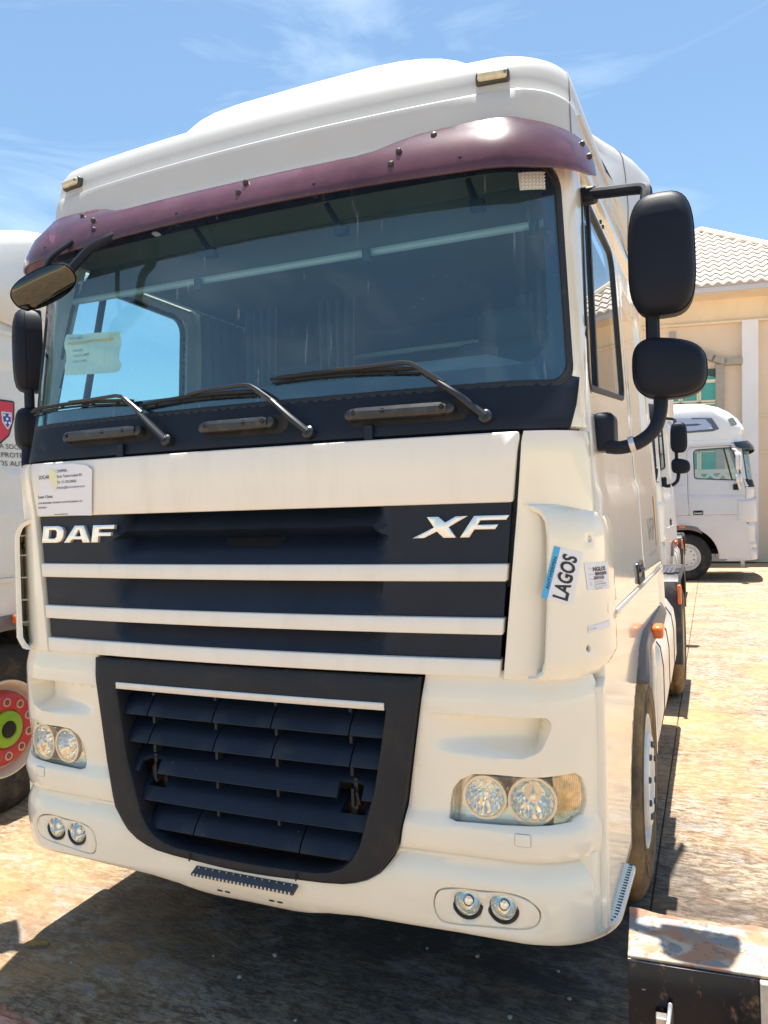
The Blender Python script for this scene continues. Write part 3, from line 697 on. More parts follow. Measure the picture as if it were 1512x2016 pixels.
def bumper(T, P, full):
    uc = BUMP.uy(.125,.68); ue = BUMP.uy(.60,.44)
    frame_low = [(.560,.690),(.529,.647),(.500,.612),(.458,.583),(.415,.566),(.371,.555),(.30,.548),(.216,.544),(.1,.538),(0,.536)]
    half = [(0,.408),(.16,.406),(.22,.412),(.30,.432),(.42,.445),(.75,.450)]
    ol = [(x,z) for x,z in half]+BUMP.map([(1.0,.447),(1.08,.442)])+[(BUMP.uy(.2,.44),.436),(ue,.425),(ue,.468),(uc+.012,.468),(uc,.48),(uc,.684)]+[(BUMP.ux(1.05,.68),.684)]+frame_low[:-1]+[(0,.536)]
    ol = ol+[(-x,z) for x,z in ol[::-1][1:-1]]
    holes = []
    fog = cspline([(BUMP.ux(x,z),z) for x,z in ((.674,.535),(.690,.580),(.735,.596),(.82,.600),(.905,.604),(.965,.592),(.998,.555),(.985,.515),(.93,.498),(.82,.489),(.735,.482),(.690,.490))],4)
    if full: holes = [fog,[(-u,z) for u,z in fog]]
    panel('bumper', ol, BUMP.raw, P['paint'], T, holes=holes, res=.03, thick=.03, rim=.010)
    if full:
        for s in (1,-1):
            lamps = [(.777,.549),(.887,.552)]
            fo = inset(resamp(fog,.02),.0022)
            pn = panel('fog_lamp_panel', fo, BUMP.raw, P['paint'], T, holes=[circ(BUMP.ux(x,z),z,.041,22) for x,z in lamps], res=.02, thick=.02, rim=.003, off=-.002, mirror=s<0,
                       disp=lambda u,z: .010*sstep(.062,.040,min(math.hypot(u-BUMP.ux(x,zz),z-zz) for x,zz in lamps)))
            for x,z in lamps:
                u = BUMP.ux(x,z); p = BUMP.raw(u,z); c = (p.x*s,p.y+.022,p.z+.004); fx = (0,1,-.12)
                lm = MB().lathe([(.041,-.004),(.039,-.007),(.036,-.003),(.033,.004),(.029,.016),(.020,.030),(.009,.036),(.0005,.037)],c,fx,28).build('fog_lamp', REFL, T)
                MB().lathe([(.060,.045),(.050,-.010),(.044,-.012),(.040,-.005)],c,fx,28).build('bezel', mat('bezel_black',(.012,.012,.016),.4), lm)
                MB().lathe([(.039,-.006),(.034,-.013),(.022,-.019),(.0005,-.022)],c,fx,28).build('lens', LENS, lm)
                MB().lathe([(.013,.020),(.014,.004),(.010,-.002),(.0005,-.004)],c,fx,16).build('bulb_cap', CHROME, lm)
        # foot plate and slots below the grille
        st = MB().box((0,-.050,.517),(.405,.050,.010),Matrix.Rotation(R_(20),3,'X')); fs = st.build('front_step', STEP, T, smooth=False)
        tb = MB()
        for k in range(26): tb.box((-.19+k*.0152,-.0745,.511),(.0055,.005,.008))
        for k in range(14): tb.box((-.185+k*.0285,-.050,.5255),(.004,.004,.004))
        tag(tb.build('step_teeth', SILVER, fs, smooth=False),kind='stuff')
        for x,z in ((-.10,.445),(.11,.446)):
            for dx in (-.018,.014):
                panel('bumper_slot', stadium(x+dx-.012,x+dx+.010,z,.007,4), BUMP.raw, DARK, T, res=.02, thick=0, rim=0, off=.0015)
    for s in (1,-1): lower_side(T,P,full,s)

def lower_side(T, P, full, s):
    # side step behind the bumper corner
    uc = BUMP.uy(.125,.68)
    if True:
        o = MB().prism([(BUMP.raw(BUMP.uy(y,.468),.468).x-.004,y) for y in (.14,.25,.35,.45,.55,.60)]+[(1.02,.60),(1.02,.14)], lambda x,y: Vector((s*x,y,.452)), lambda x,y: Vector((s*x,y,.466))).build('cab_step', STEP, T, smooth=False)
        if full and s > 0:
            tb = MB()
            for k in range(22):
                y = .17+k*.0195; tb.box((BUMP.raw(BUMP.uy(y,.468),.468).x-.018,y,.468),(.014,.007,.008))
            tag(tb.build('step_teeth', STEP, o, smooth=False),kind='stuff')
            for y in (.27,.36,.45): MB().prism(circ(1.085,y,.022,12,.03), lambda x,y: Vector((x,y,.4665)), lambda x,y: Vector((x,y,.4675))).build('step_hole', DARK, o, smooth=False)
        # end post of the bumper and the panel above the step
        e = BUMP.raw(uc,.58); MB().prism([(e.x-.05,e.y-.004),(e.x-.004,e.y+.002),(e.x+.010,e.y+.045),(e.x-.04,e.y+.050)], lambda x,y: Vector((s*x,y,.468)), lambda x,y: Vector((s*x,y,.715))).build('bumper_end', P['paint'], T, bevel=.006)
        lo = [(.15,.60),(.17,.50),(.22,.468),(.70,.468)]
        arch = [(1.38+.645*math.cos(t),.50+.645*math.sin(t)) for t in [math.pi*(1.0-k/18) for k in range(1,10)]]
        arch2 = [(1.38+.645*math.cos(t),.50+.645*math.sin(t)) for t in [math.pi*(1.0-k/18) for k in range(9,14)]]; rq = P.get('rear',2.2)-.02; arch2 = [p for p in arch2 if p[0] < rq-.05]
        ol2 = [(.14,.468),(.735,.468)]+arch+arch2+[(rq,1.12 if rq > 2 else 1.06),(rq,1.405),(.195,1.405),(.195,1.22),(.14,1.20)]
        def rec(y, z):
            a = sstep(.62,.56,z)*.06+ .012*sstep(.72,.66,z)
            wz = .83+(y-.16)*.30; wedge = 0*sstep(.60,.22,y)*sstep(wz+.06,wz+.01,z)*sstep(.60,.66,z)
            return .012+a*0+wedge
        panel('side_panel', ol2, side_fn, P['paint'], T, res=.04, thick=.03, rim=.006, disp=rec if full else None, mirror=s<0, angle=60)

HL = [(.728,.808),(.732,.85),(.742,.893),(.765,.922),(.807,.943),(.864,.947),(.95,.947),(1.02,.949),(1.065,.953),(1.098,.955),(1.115,.94),(1.124,.905),(1.126,.862),(1.116,.828),(1.085,.816),(1.03,.812),(.9,.806),(.75,.802)]
def bumper_upper(T, P, s, full):
    uo = BUMP.uy(.15,1.0)
    ol = [(.566,.697),(.596,.85),(.622,1.012),(.648,1.17),(.660,1.262)]+BUMP.map([(.9,1.262)])+[(uo-.03,1.262),(uo,1.20),(uo,.70),(BUMP.ux(1.0,.7),.697)]
    hl = [(BUMP.ux(x,z),z) for x,z in HL]
    sc = rnd([(.655,1.126),(1.034,1.128),(1.043,1.10),(1.012,1.026),(.955,1.003),(.80,.997),(.650,.994)],[.0,.02,.03,.05,.03,0,0],6)
    sc = [(BUMP.ux(x,z),z) for x,z in sc]; scA = np.array(sc)
    def disp(u, z):
        d = 0
        if .63 < u < 1.12 and .99 < z < 1.13:
            p = np.array([[u,z]])
            if inpoly(p,sc)[0]:
                e = pdist(p,sc)[0]; t = max(0,(u-.655)/(.39)); zb = .996
                d = .095*min(1,t)*min(1,e/.007)*sstep(zb,zb+.058,z)
        return d
    ex = [(u,z) for u in np.arange(.66,1.08,.012) for z in np.arange(1.0,1.126,.010)]+inset(resamp(sc,.015),.007)
    panel('bumper_corner', ol, BUMP.raw, P['paint'], T, holes=[hl] if full else [], lines=[(sc,True)] if full else (), res=.028, thick=.035, rim=.007, disp=disp if full else None, extra=ex if full else None, mirror=s<0, angle=40)
    if not full: return
    # washer jet cover
    sq = rnd([(.931,.750),(.979,.750),(.979,.787),(.931,.787)],.006,4); sq = [(BUMP.ux(x,z),z) for x,z in sq]
    panel('washer_cover_gap', sq, BUMP.raw, INKG, T, res=.02, thick=0, rim=0, off=.0006, mirror=s<0)
    panel('washer_cover', inset(resamp(sq,.01),.0013), BUMP.raw, P['paint'], T, res=.02, thick=.001, rim=.0005, off=.0014, mirror=s<0)
    # headlight
    big = [(u+(u-.925)*.06, z+(z-.875)*.10) for u,z in hl]
    H = panel('headlight', big, BUMP.raw, mat('lamp_back',(.70,.66,.58),.18,metal=.9,var=.1,vscale=20), T, res=.03, thick=0, rim=0, off=-.085, mirror=s<0)
    rimo = MB()
    o1 = inset(resamp(hl,.02),-.002); n = len(o1)
    ra = [BUMP.raw(*p) - nrm(BUMP.raw,*p)*.012 for p in o1]; rb = [BUMP.raw(*p) - nrm(BUMP.raw,*p)*.086 for p in o1]
    rimo.loft([[Vector((p.x*s,p.y,p.z)) for p in ra],[Vector((p.x*s,p.y,p.z)) for p in rb]]); rimo.build('housing', mat('lamp_housing',(.55,.50,.42),.3,metal=.7), H)
    for x,z,r in ((.836,.874,.064),(.977,.872,.070)):
        u = BUMP.ux(x,z); p = BUMP.raw(u,z); c = (p.x*s,p.y+.012+(.010 if x > .9 else 0),p.z); ax = (-.10*s if x < .9 else -.18*s,1,0)
        rf = MB().lathe([(r+.001,.010),(r,-.002),(r*.95,.0),(r*.88,.018),(r*.74,.040),(r*.52,.060),(r*.28,.070),(r*.14,.072)],c,ax,22); [rf.v.__setitem__(q,rf.v[q]*1+Vector((0,random.Random(q).uniform(-.0028,.0028),0))) for q in range(66,len(rf.v))]; rf.build('reflector', REFL, H, smooth=False)
        b = MB().lathe([(.0005,.022),(.008,.024),(.010,.035),(.010,.075)],c,ax,16).build('bulb_cap', CHROME, H)
        rr = MB().lathe([(r+.004,.012),(r+.003,-.004),(r*.93,-.004),(r*.92,.004)],c,ax,32).build('reflector_ring', mat('lamp_ring',(.70,.66,.57),.25,metal=.7), H)
    u0,u1 = BUMP.ux(1.045,.88),BUMP.ux(1.140,.88); nr = 34; rb = MB(); vs2 = []
    for i in range(nr+1):
        u = u0+(u1-u0)*i/nr
        for j in range(6):
            z = .800+.165*j/5; p = BUMP.raw(u,z)-nrm(BUMP.raw,u,z)*(.016+(.0045 if i%2 else 0)+.010*abs(j-2.5)/2.5); vs2.append(Vector((p.x*s,p.y,p.z)))
    rb.add(vs2,[(i*6+j,(i+1)*6+j,(i+1)*6+j+1,i*6+j+1) for i in range(nr) for j in range(5)]); rb.build('turn_signal', mat('ribbed_signal',(.74,.66,.50),.08,metal=.9,var=.25,vscale=40), H, smooth=False, fix=False)
    panel('lens', inset(resamp(hl,.02),.002), BUMP.raw, LENS, H, res=.03, thick=.01, rim=.004, off=-.006, mirror=s<0)

def lower_grille(T, P):
    outer = [(0,.536),(.1,.538),(.216,.544),(.30,.548),(.371,.555),(.415,.566),(.458,.583),(.500,.612),(.529,.647),(.560,.690),(.571,.735),(.596,.86),(.620,1.012),(.646,1.17),(.650,1.235)]
    inner = [(0,.574),(.15,.577),(.278,.583),(.33,.593),(.372,.612),(.408,.645),(.435,.69),(.492,.876),(.520,1.03),(.536,1.125)]
    o = outer[1:]; i = inner[1:]
    ol = [(-x,z) for x,z in o[::-1]]+[outer[0]]+o
    il = [(-x,z) for x,z in i[::-1]]+[inner[0]]+i
    G = panel('lower_grille', ol, GRW.raw, FRAMEP, T, holes=[il], res=.03, thick=.075, rim=.011)
    MB().box((0,.125,.86),(1.2,.01,.74)).build('radiator_shade', DARK, G, smooth=False)
    # bright strip
    panel('trim_strip', rnd([(-.535,1.128),(.535,1.128),(.535,1.152),(-.535,1.152)],.002,2), GRW.raw, SILVER, G, res=.05, thick=.012, rim=.002, off=.004)
    for x in (-.218,.208):
        MB().box((x,-.0605,.5605),(.0022,.006,.026)).build('frame_joint', DARK, G, smooth=False)
    # slats: curved blades with a front lip
    prof = [(.080,.098),(.050,.086),(.020,.066),(-.006,.042),(-.022,.020),(-.028,.006)]
    cum = [0]
    for a,b in zip(prof,prof[1:]): cum.append(cum[-1]+math.hypot(b[0]-a[0],b[1]-a[1]))
    Lp = cum[-1]
    def pf(t):
        for k in range(len(cum)-1):
            if t <= cum[k+1] or k == len(cum)-2:
                q = (t-cum[k])/(cum[k+1]-cum[k]); a,b = prof[k],prof[k+1]; return a[0]+(b[0]-a[0])*q, a[1]+(b[1]-a[1])*q
    rows = ((1.028,.512,(-.41,-.125,.112,.401)),(.927,.500,(-.41,-.125,.112,.401)),(.822,.478,()),(.720,.452,()),(.622,.405,(-.218,.208)))
    for k,(zl,hw,sp) in enumerate(rows):
        fn = lambda x,t,zl=zl: Vector((x, pf(Lp-t)[0]+.03*x*x-.008, zl+pf(Lp-t)[1]))
        xs = [-hw-.012]+list(sp)+[hw+.012]
        for a,b in zip(xs,xs[1:]):
            poly = [(a+.002,0),(b-.002,0),(b-.002,Lp),(a+.002,Lp)]
            if k == 2: poly = [(a,0),(-.455,0),(-.455,.045),(-.43,.058),(-.372,.058),(-.372,0),(.352,0),(.352,.058),(.425,.058),(.438,.045),(.438,0),(b,0),(b,Lp),(a,Lp)]
            if k == 3: poly = [(a,0),(b,0),(b,Lp),(.428,Lp),(.436,.055),(.350,.055),(.358,Lp),(-.372,Lp),(-.362,.055),(-.437,.055),(-.43,Lp),(a,Lp)]
            sl = panel('slat', poly, fn, GRILLE, G, res=.045, thick=.014, rim=.0025)
        # lip strip below the blade
    for x in (-.40,-.13,.115,.395):
        for k,(zl,hw,sp) in enumerate(rows):
            if abs(x) < hw-.02: MB().box((x+.004,.028,zl+.105),(.010,.075,.060)).build('rib', FRAMEP, G, smooth=False)
    for s in (-1,1):
        b = MB(); b.box((s*.405,.03,.835),(.012,.05,.10)); b.box((s*.385,.045,.775),(.02,.02,.06),Matrix.Rotation(.3*s,3,'Y')); b.tube([(s*.40,.02,.85),(s*.41,.0,.84),(s*.415,.01,.80)],.006,6)
        b.build('tow_hook', mat('rusty_hook',(.03,.022,.018),.7,var=.4,vscale=30), G)

def screen(T, P, full):
    wr = WSW
    def gedge(z): return wr.ux(1.098,2.13)+(wr.ux(1.060,2.83)-wr.ux(1.098,2.13))*(z-2.13)/.7
    def rect(d):
        b,t = 2.132-d,2.832+d; return [(-gedge(b)-d,b),(gedge(b)+d,b),(gedge(t)+d,t),(-gedge(t)-d,t)]
    gl = rnd(rect(0),[.06,.06,.10,.10],8); sealo = rnd(rect(.022),[.07,.07,.115,.115],8); sealw = rnd(rect(.018),[.07,.07,.11,.11],8)
    gap = [(.20,1.99),(.215,2.1),(.255,2.22),(.355,2.55),(.42,2.80),(.46,2.93)]
    er = [(wr.uy(y-.006,z),z) for y,z in gap]
    ol = er+[(-u,z) for u,z in er[::-1]]
    panel('windscreen_surround', ol, wr.raw, P['paint'], T, holes=[sealw], res=.045, thick=.03, rim=.005)
    panel('windscreen_seal', sealo, wr.raw, RUBBER, T, holes=[inset(resamp(gl,.03),.004)], res=.03, thick=.02, rim=.006, off=.006)
    panel('windscreen', gl, wr.raw, SCREEN, T, res=.06, thick=0, rim=0, off=.0)
    if full:
        fi = rnd([(-gedge(2.2)+.055,2.185),(gedge(2.2)-.055,2.185),(gedge(2.8)-.045,2.80),(-gedge(2.8)+.045,2.80)],[.10,.10,.09,.09],8)
        panel('windscreen_border', gl, wr.raw, FRIT, T, holes=[fi], res=.05, thick=0, rim=0, off=-.004)
    # black cowl below the glass
    ce = [(1.104,1.984),(1.118,2.06),(1.124,2.148),(1.104,2.150),(1.085,2.128)]
    cr2 = wr.map(ce); col = cr2+[(-u,z) for u,z in cr2[::-1]]
    panel('cowl_panel', col, wr.raw, BLACK, T, res=.04, thick=.04, rim=.006, off=.006)
    return gedge

def sweep_on(wr, pts, off, n=20):
    q = spline([(u,z,0) for u,z in pts], n); return [wr.raw(p.x,p.y)+nrm(wr.raw,p.x,p.y)*(off if not callable(off) else off(i/len(q))) for i,p in enumerate(q)]
def wipers(T):
    for (pu,pz),(ku,kz),(b0u,b0z),(b1u,b1z) in (((-.282,2.020),(-.496,2.197),(-.452,2.181),(-1.045,2.196)),((.289,2.010),(.068,2.183),(.075,2.166),(-.42,2.160)),((.871,2.022),(.637,2.205),(.655,2.190),(.137,2.203))):
        arm = MB(); wr = WSW
        P0 = [(pu,pz),(pu+(ku-pu)*.3,pz+(kz-pz)*.3),(pu+(ku-pu)*.62,pz+(kz-pz)*.64)]
        a = [wr.raw(*p)+nrm(wr.raw,*p)*o for p,o in zip(P0,(.022,.040,.040))]
        arm.tube(a,[.016,.015,.011],10,flat=.8)
        P1 = [(pu+(ku-pu)*.55,pz+(kz-pz)*.57),(pu+(ku-pu)*.9,pz+(kz-pz)*.92),(ku,kz),(ku-.03,kz+.006),(ku-.18,kz+.002),((b0u+b1u)/2-.02,(b0z+b1z)/2+.012)]
        arm.tube([wr.raw(*p)+nrm(wr.raw,*p)*.040 for p in P1],[.010,.0085,.0075,.007,.0065,.006],8)
        c = wr.raw(pu,pz); n = nrm(wr.raw,pu,pz); arm.lathe([(.0001,.034),(.014,.032),(.021,.026),(.022,.0)],c,n,16)
        A = arm.build('wiper_arm', mat('wiper_black',(.018,.02,.026),.30,var=.1), T)
        bl = MB(); Bp = [(b0u+(b1u-b0u)*k/14, b0z+(b1z-b0z)*k/14+.010*math.sin(math.pi*k/14)) for k in range(15)]
        bl.tube([wr.raw(*p)+nrm(wr.raw,*p)*.024 for p in Bp],[.004]+[.0075]*13+[.004],6)
        bl.tube([wr.raw(p[0],p[1]-.010)+nrm(wr.raw,*p)*.010 for p in Bp],.0045,6)
        for k in (2,5,9,12): bl.tube([wr.raw(*Bp[k])+nrm(wr.raw,*Bp[k])*.028, wr.raw(Bp[k][0],Bp[k][1]-.009)+nrm(wr.raw,*Bp[k])*.012],.006,6)
        bl.build('wiper_blade', mat('blade_rubber',(.008,.008,.009),.6), A)
def cowl_handles(T):
    for x0,x1,zc,hs in ((-.785,-.402,2.061,(-.755,-.57,-.47)),(-.129,.157,2.050,(-.10,.055,.128)),(.427,.771,2.053,(.455,.552,.74))):
        rc = panel('handle_recess', stadium(x0-.008,x1+.05,zc,.066), WSW.raw, DARK, T, res=.03, thick=.0, rim=.0, off=.0075)
        b = MB(); n = 14
        path = [WSW.raw(x0+.016+(x1-x0-.032)*k/n,zc)+nrm(WSW.raw,x0+.016+(x1-x0-.032)*k/n,zc)*(.030) for k in range(n+1)]
        b.tube(path,[.016]+[.019]*(n-1)+[.016],10,flat=1.15)
        for xe in (x0+.012,x1-.012): c = WSW.raw(xe,zc); b.lathe([(.0001,.040),(.010,.040),(.0195,.034),(.022,.0)],c,nrm(WSW.raw,xe,zc),14)
        h = b.build('grab_handle', mat('handle_plastic',(.022,.024,.030),.36,var=.2,dirt=(.14,.12,.10),dscale=(20,20,20),damt=.4), T)
        for x in hs:
            c = WSW.raw(x,zc)+nrm(WSW.raw,x,zc)*.0485; MB().lathe([(.0001,0),(.0085,0),(.0095,-.004)],c,nrm(WSW.raw,x,zc),14).build('screw_hole', mat('hole_black',(.003,.003,.004),.9), h)
    for x in (.50,-.50):
        c = WSW.raw(x,2.0); MB().box(c+Vector((0,-.012,0)),(.030,.016,.05)).build('latch_block', BLACK, T, bevel=.003)

def visor(T, P):
    top = [(0,2.893),(.30,2.895),(.47,2.896),(.53,2.904),(.60,2.932),(.67,2.952),(.80,2.962),(.95,2.966)]
    e = VISW.uy(.19,2.96); f = VISW.uy(.36,2.85)
    top += [(e,2.955),(f-.06,2.935),(f-.012,2.90),(f,2.855)]
    bot = [(0,2.776),(.3,2.774),(.6,2.770),(.85,2.764),(VISW.ux(1.03,2.76),2.762),(VISW.uy(.12,2.78),2.772),(VISW.uy(.25,2.79),2.788),(f-.01,2.815)]
    r = bot+top[::-1]; ol = r+[(-u,z) for u,z in r[::-1]]
    ol = [p for i,p in enumerate(ol) if i == 0 or (abs(p[0]-ol[i-1][0])+abs(p[1]-ol[i-1][1])) > 1e-5]
    V = panel('sun_visor', ol, VISW.raw, P['visor'], T, res=.035, thick=.004, rim=.003)
    bl = [(.60,2.83),(.62,2.875),(-.60,2.83),(-.62,2.875),(.05,2.84),(.07,2.875)]
    pts = [(x,z) for x,z in bl]+[(VISW.uy(.25,2.87),2.905),(VISW.uy(.29,2.86),2.865),(-VISW.uy(.25,2.87),2.905),(-VISW.uy(.29,2.86),2.865),(.72,2.925),(-.72,2.925)]
    for u,z in pts[:4]+pts[4:]:
        c = VISW.raw(u,z); n = nrm(VISW.raw,u,z); MB().lathe([(.0001,.010),(.006,.009),(.010,.004),(.011,-.004)],c,n,12).build('visor_bolt', mat('bolt_black',(.02,.02,.02),.35), V)
    for x in (-.86,-.20,.34,.82):
        c = VISW.raw(x,2.80); d = WSW.raw(x,2.86)
        b = MB().tube([d+Vector((0,-.01,0)),(d+c)/2+Vector((0,0,.01)),c+Vector((0,.012,0))],.008,8); b.tube([c+Vector((0,.012,.012)),c+Vector((0,.012,-.03))],.010,8); b.build('visor_bracket', BLACK, V)

def roof(T, P, kind='space'):
    if kind == 'space':
        rows = [(2.88,.098,.0,1.108),(3.0,.106,0,1.104),(3.045,.1085,0,1.103),(3.072,.111,0,1.102),(3.0735,.1115,.0,1.102),(3.0835,.126,0,1.1015),(3.085,.1265,0,1.101),(3.12,.130,0,1.099),(3.152,.136,0,1.099),(3.180,.145,0,1.095),(3.204,.162,0,1.087),(3.224,.190,0,1.070),(3.240,.232,0,1.042),(3.252,.29,0,.995),(3.262,.38,0,.915),(3.270,.55,0,.75)]
    else:
        rows = [(2.90,.10,0,1.108),(3.10,.16,0,1.11),(3.2,.13,0,1.11),(3.3,.16,0,1.11),(3.45,.26,0,1.105),(3.6,.42,0,1.09),(3.72,.62,0,1.06),(3.80,.86,0,1.0),(3.84,1.1,0,.9),(3.855,1.35,0,.7)]
    rings = []; N = 22
    for (z,yc,_,Wd) in rows:
        cq = .20 if kind == 'space' else .28; xk = Wd-cq; D = .21 if kind == 'space' else .30; ring = []
        rise = 0 if kind == 'space' else 0
        for k in range(-N-8,N+9):
            a = abs(k); sg = 1 if k >= 0 else -1
            if a <= 10: x = xk*a/10; y = yc+.065*x*x
            elif a <= N: t = (a-10)/(N-10)*math.pi/2; x = xk+cq*math.sin(t); y = yc+.065*x*x+D*(1-math.cos(t))
            else:
                y0 = yc+.065*Wd*Wd+D; t = (a-N)/8; y = y0+(P.get('rear',2.2)-y0)*t; x = Wd+.022*(y-y0)
            lift = .08*sstep(.8,2.2,y)*sstep(2.9,3.2,z) if kind == 'space' else 0
            dy = 0
            if kind == 'space' and z < 3.08 and .83 < x < .945: dy = .013*sstep(3.05,3.07,z)
            ring.append(Vector((sg*x,y+dy,z+lift)))
        rings.append(ring)
    b = MB().loft(rings, closed=False); b.f.append(tuple(range((len(rings)-1)*len(rings[0]),len(rings)*len(rings[0])))[::-1])
    o = b.build('roof', P['roof'], T, angle=24, fix=False)
    bm = bmesh.new(); bm.from_mesh(o.data); bmesh.ops.recalc_face_normals(bm, faces=bm.faces); bm.to_mesh(o.data); bm.free()
    if kind == 'space':
        # raised rear dome of the roof
        dome = []
        for z,hw,y0 in ((3.26,.82,.36),(3.30,.80,.39),(3.345,.785,.425),(3.41,.765,.465),(3.455,.745,.51),(3.487,.73,.56),(3.508,.69,.63),(3.520,.62,.72),(3.525,.50,.9)):
            n = 40; ring = []
            for k in range(n):
                t = 2*math.pi*k/n; c,s_ = math.cos(t),math.sin(t); ex = .48
                x = hw*math.copysign(abs(c)**ex,c); y = 1.3+(1.3-y0)*math.copysign(abs(s_)**ex,s_); ring.append(Vector((x,y,z+.05*sstep(.6,2,y)+.02)))
            dome.append(ring)
        MB().loft(dome,cap1=True).build('roof_dome', P['roof'], T, angle=30)
        # seams where the front shell meets the side shells
        for s in (1,-1):
            pts = []
            for r in rings[:11]: q = r[N+8+N-2] if s > 0 else r[8+2]; pts.append(q+Vector((.001*s,-.001,0)))
            MB().tube(pts,.0028,6).build('roof_seam', mat('seam_grey',(.25,.25,.25),.7), T)
        for s in (1,-1):
            x = .882; y = .134+.065*x*x
            rz = math.atan2(.065*2*x+.03,1)*s
            R3 = Matrix.Rotation(rz,3,'Z'); c = Vector((s*x,y-.006,3.126))
            m0 = MB().box(c,(.108,.03,.040),R3).build('marker_light', mat('marker_base',(.05,.05,.045),.5), T, bevel=.008)
            MB().box(c+R3@Vector((0,-.013,.001)),(.094,.026,.028),R3).build('lens', MARKL, m0, bevel=.009,segs=3)
            MB().lathe([(.0001,.004),(.005,.003),(.005,0)],c+R3@Vector((.042,-.026,0)),R3@Vector((0,-1,0)),8).build('screw', STEELDUST, m0)
    # side deflectors at the rear
    for s in (1,-1):
        secs = []
        hi = 0 if kind == 'space' else .12
        for y,xo,zt,zl,xi in ((.95,1.100,3.30,3.16,1.02),(1.3,1.125,3.40,3.06,.98),(1.7,1.150,3.52,2.98,.96),(2.05,1.195,3.60,2.92,.97),(2.32,1.238,3.63,2.88,.99)):
            y *= P.get('rear',2.2)/2.2; zt += hi; r = .11; sec = [Vector((s*(xo-.004),y,zl)),Vector((s*(xo+.004),y,(zl+zt-r)/2)),Vector((s*(xo-.006),y,zt-r-.05))]
            for k in range(7):
                t = math.pi/2*k/6; sec.append(Vector((s*(xo-.012-r+r*math.cos(t)),y,zt-r+r*math.sin(t))))
            sec.append(Vector((s*xi,y,zt+.004))); secs.append(sec)
        o = MB().loft(secs,closed=False).build('roof_side_deflector', P['roof'], T, angle=40)
        so = o.modifiers.new('thickness','SOLIDIFY'); so.thickness = .012; so.offset = -1
        MB().tube([Vector((q.x+.002*s,q.y,q.z)) for q in [p.copy() for p in secs[2][:8]]],.003,6).build('deflector_seam', mat('seam_grey'), o)

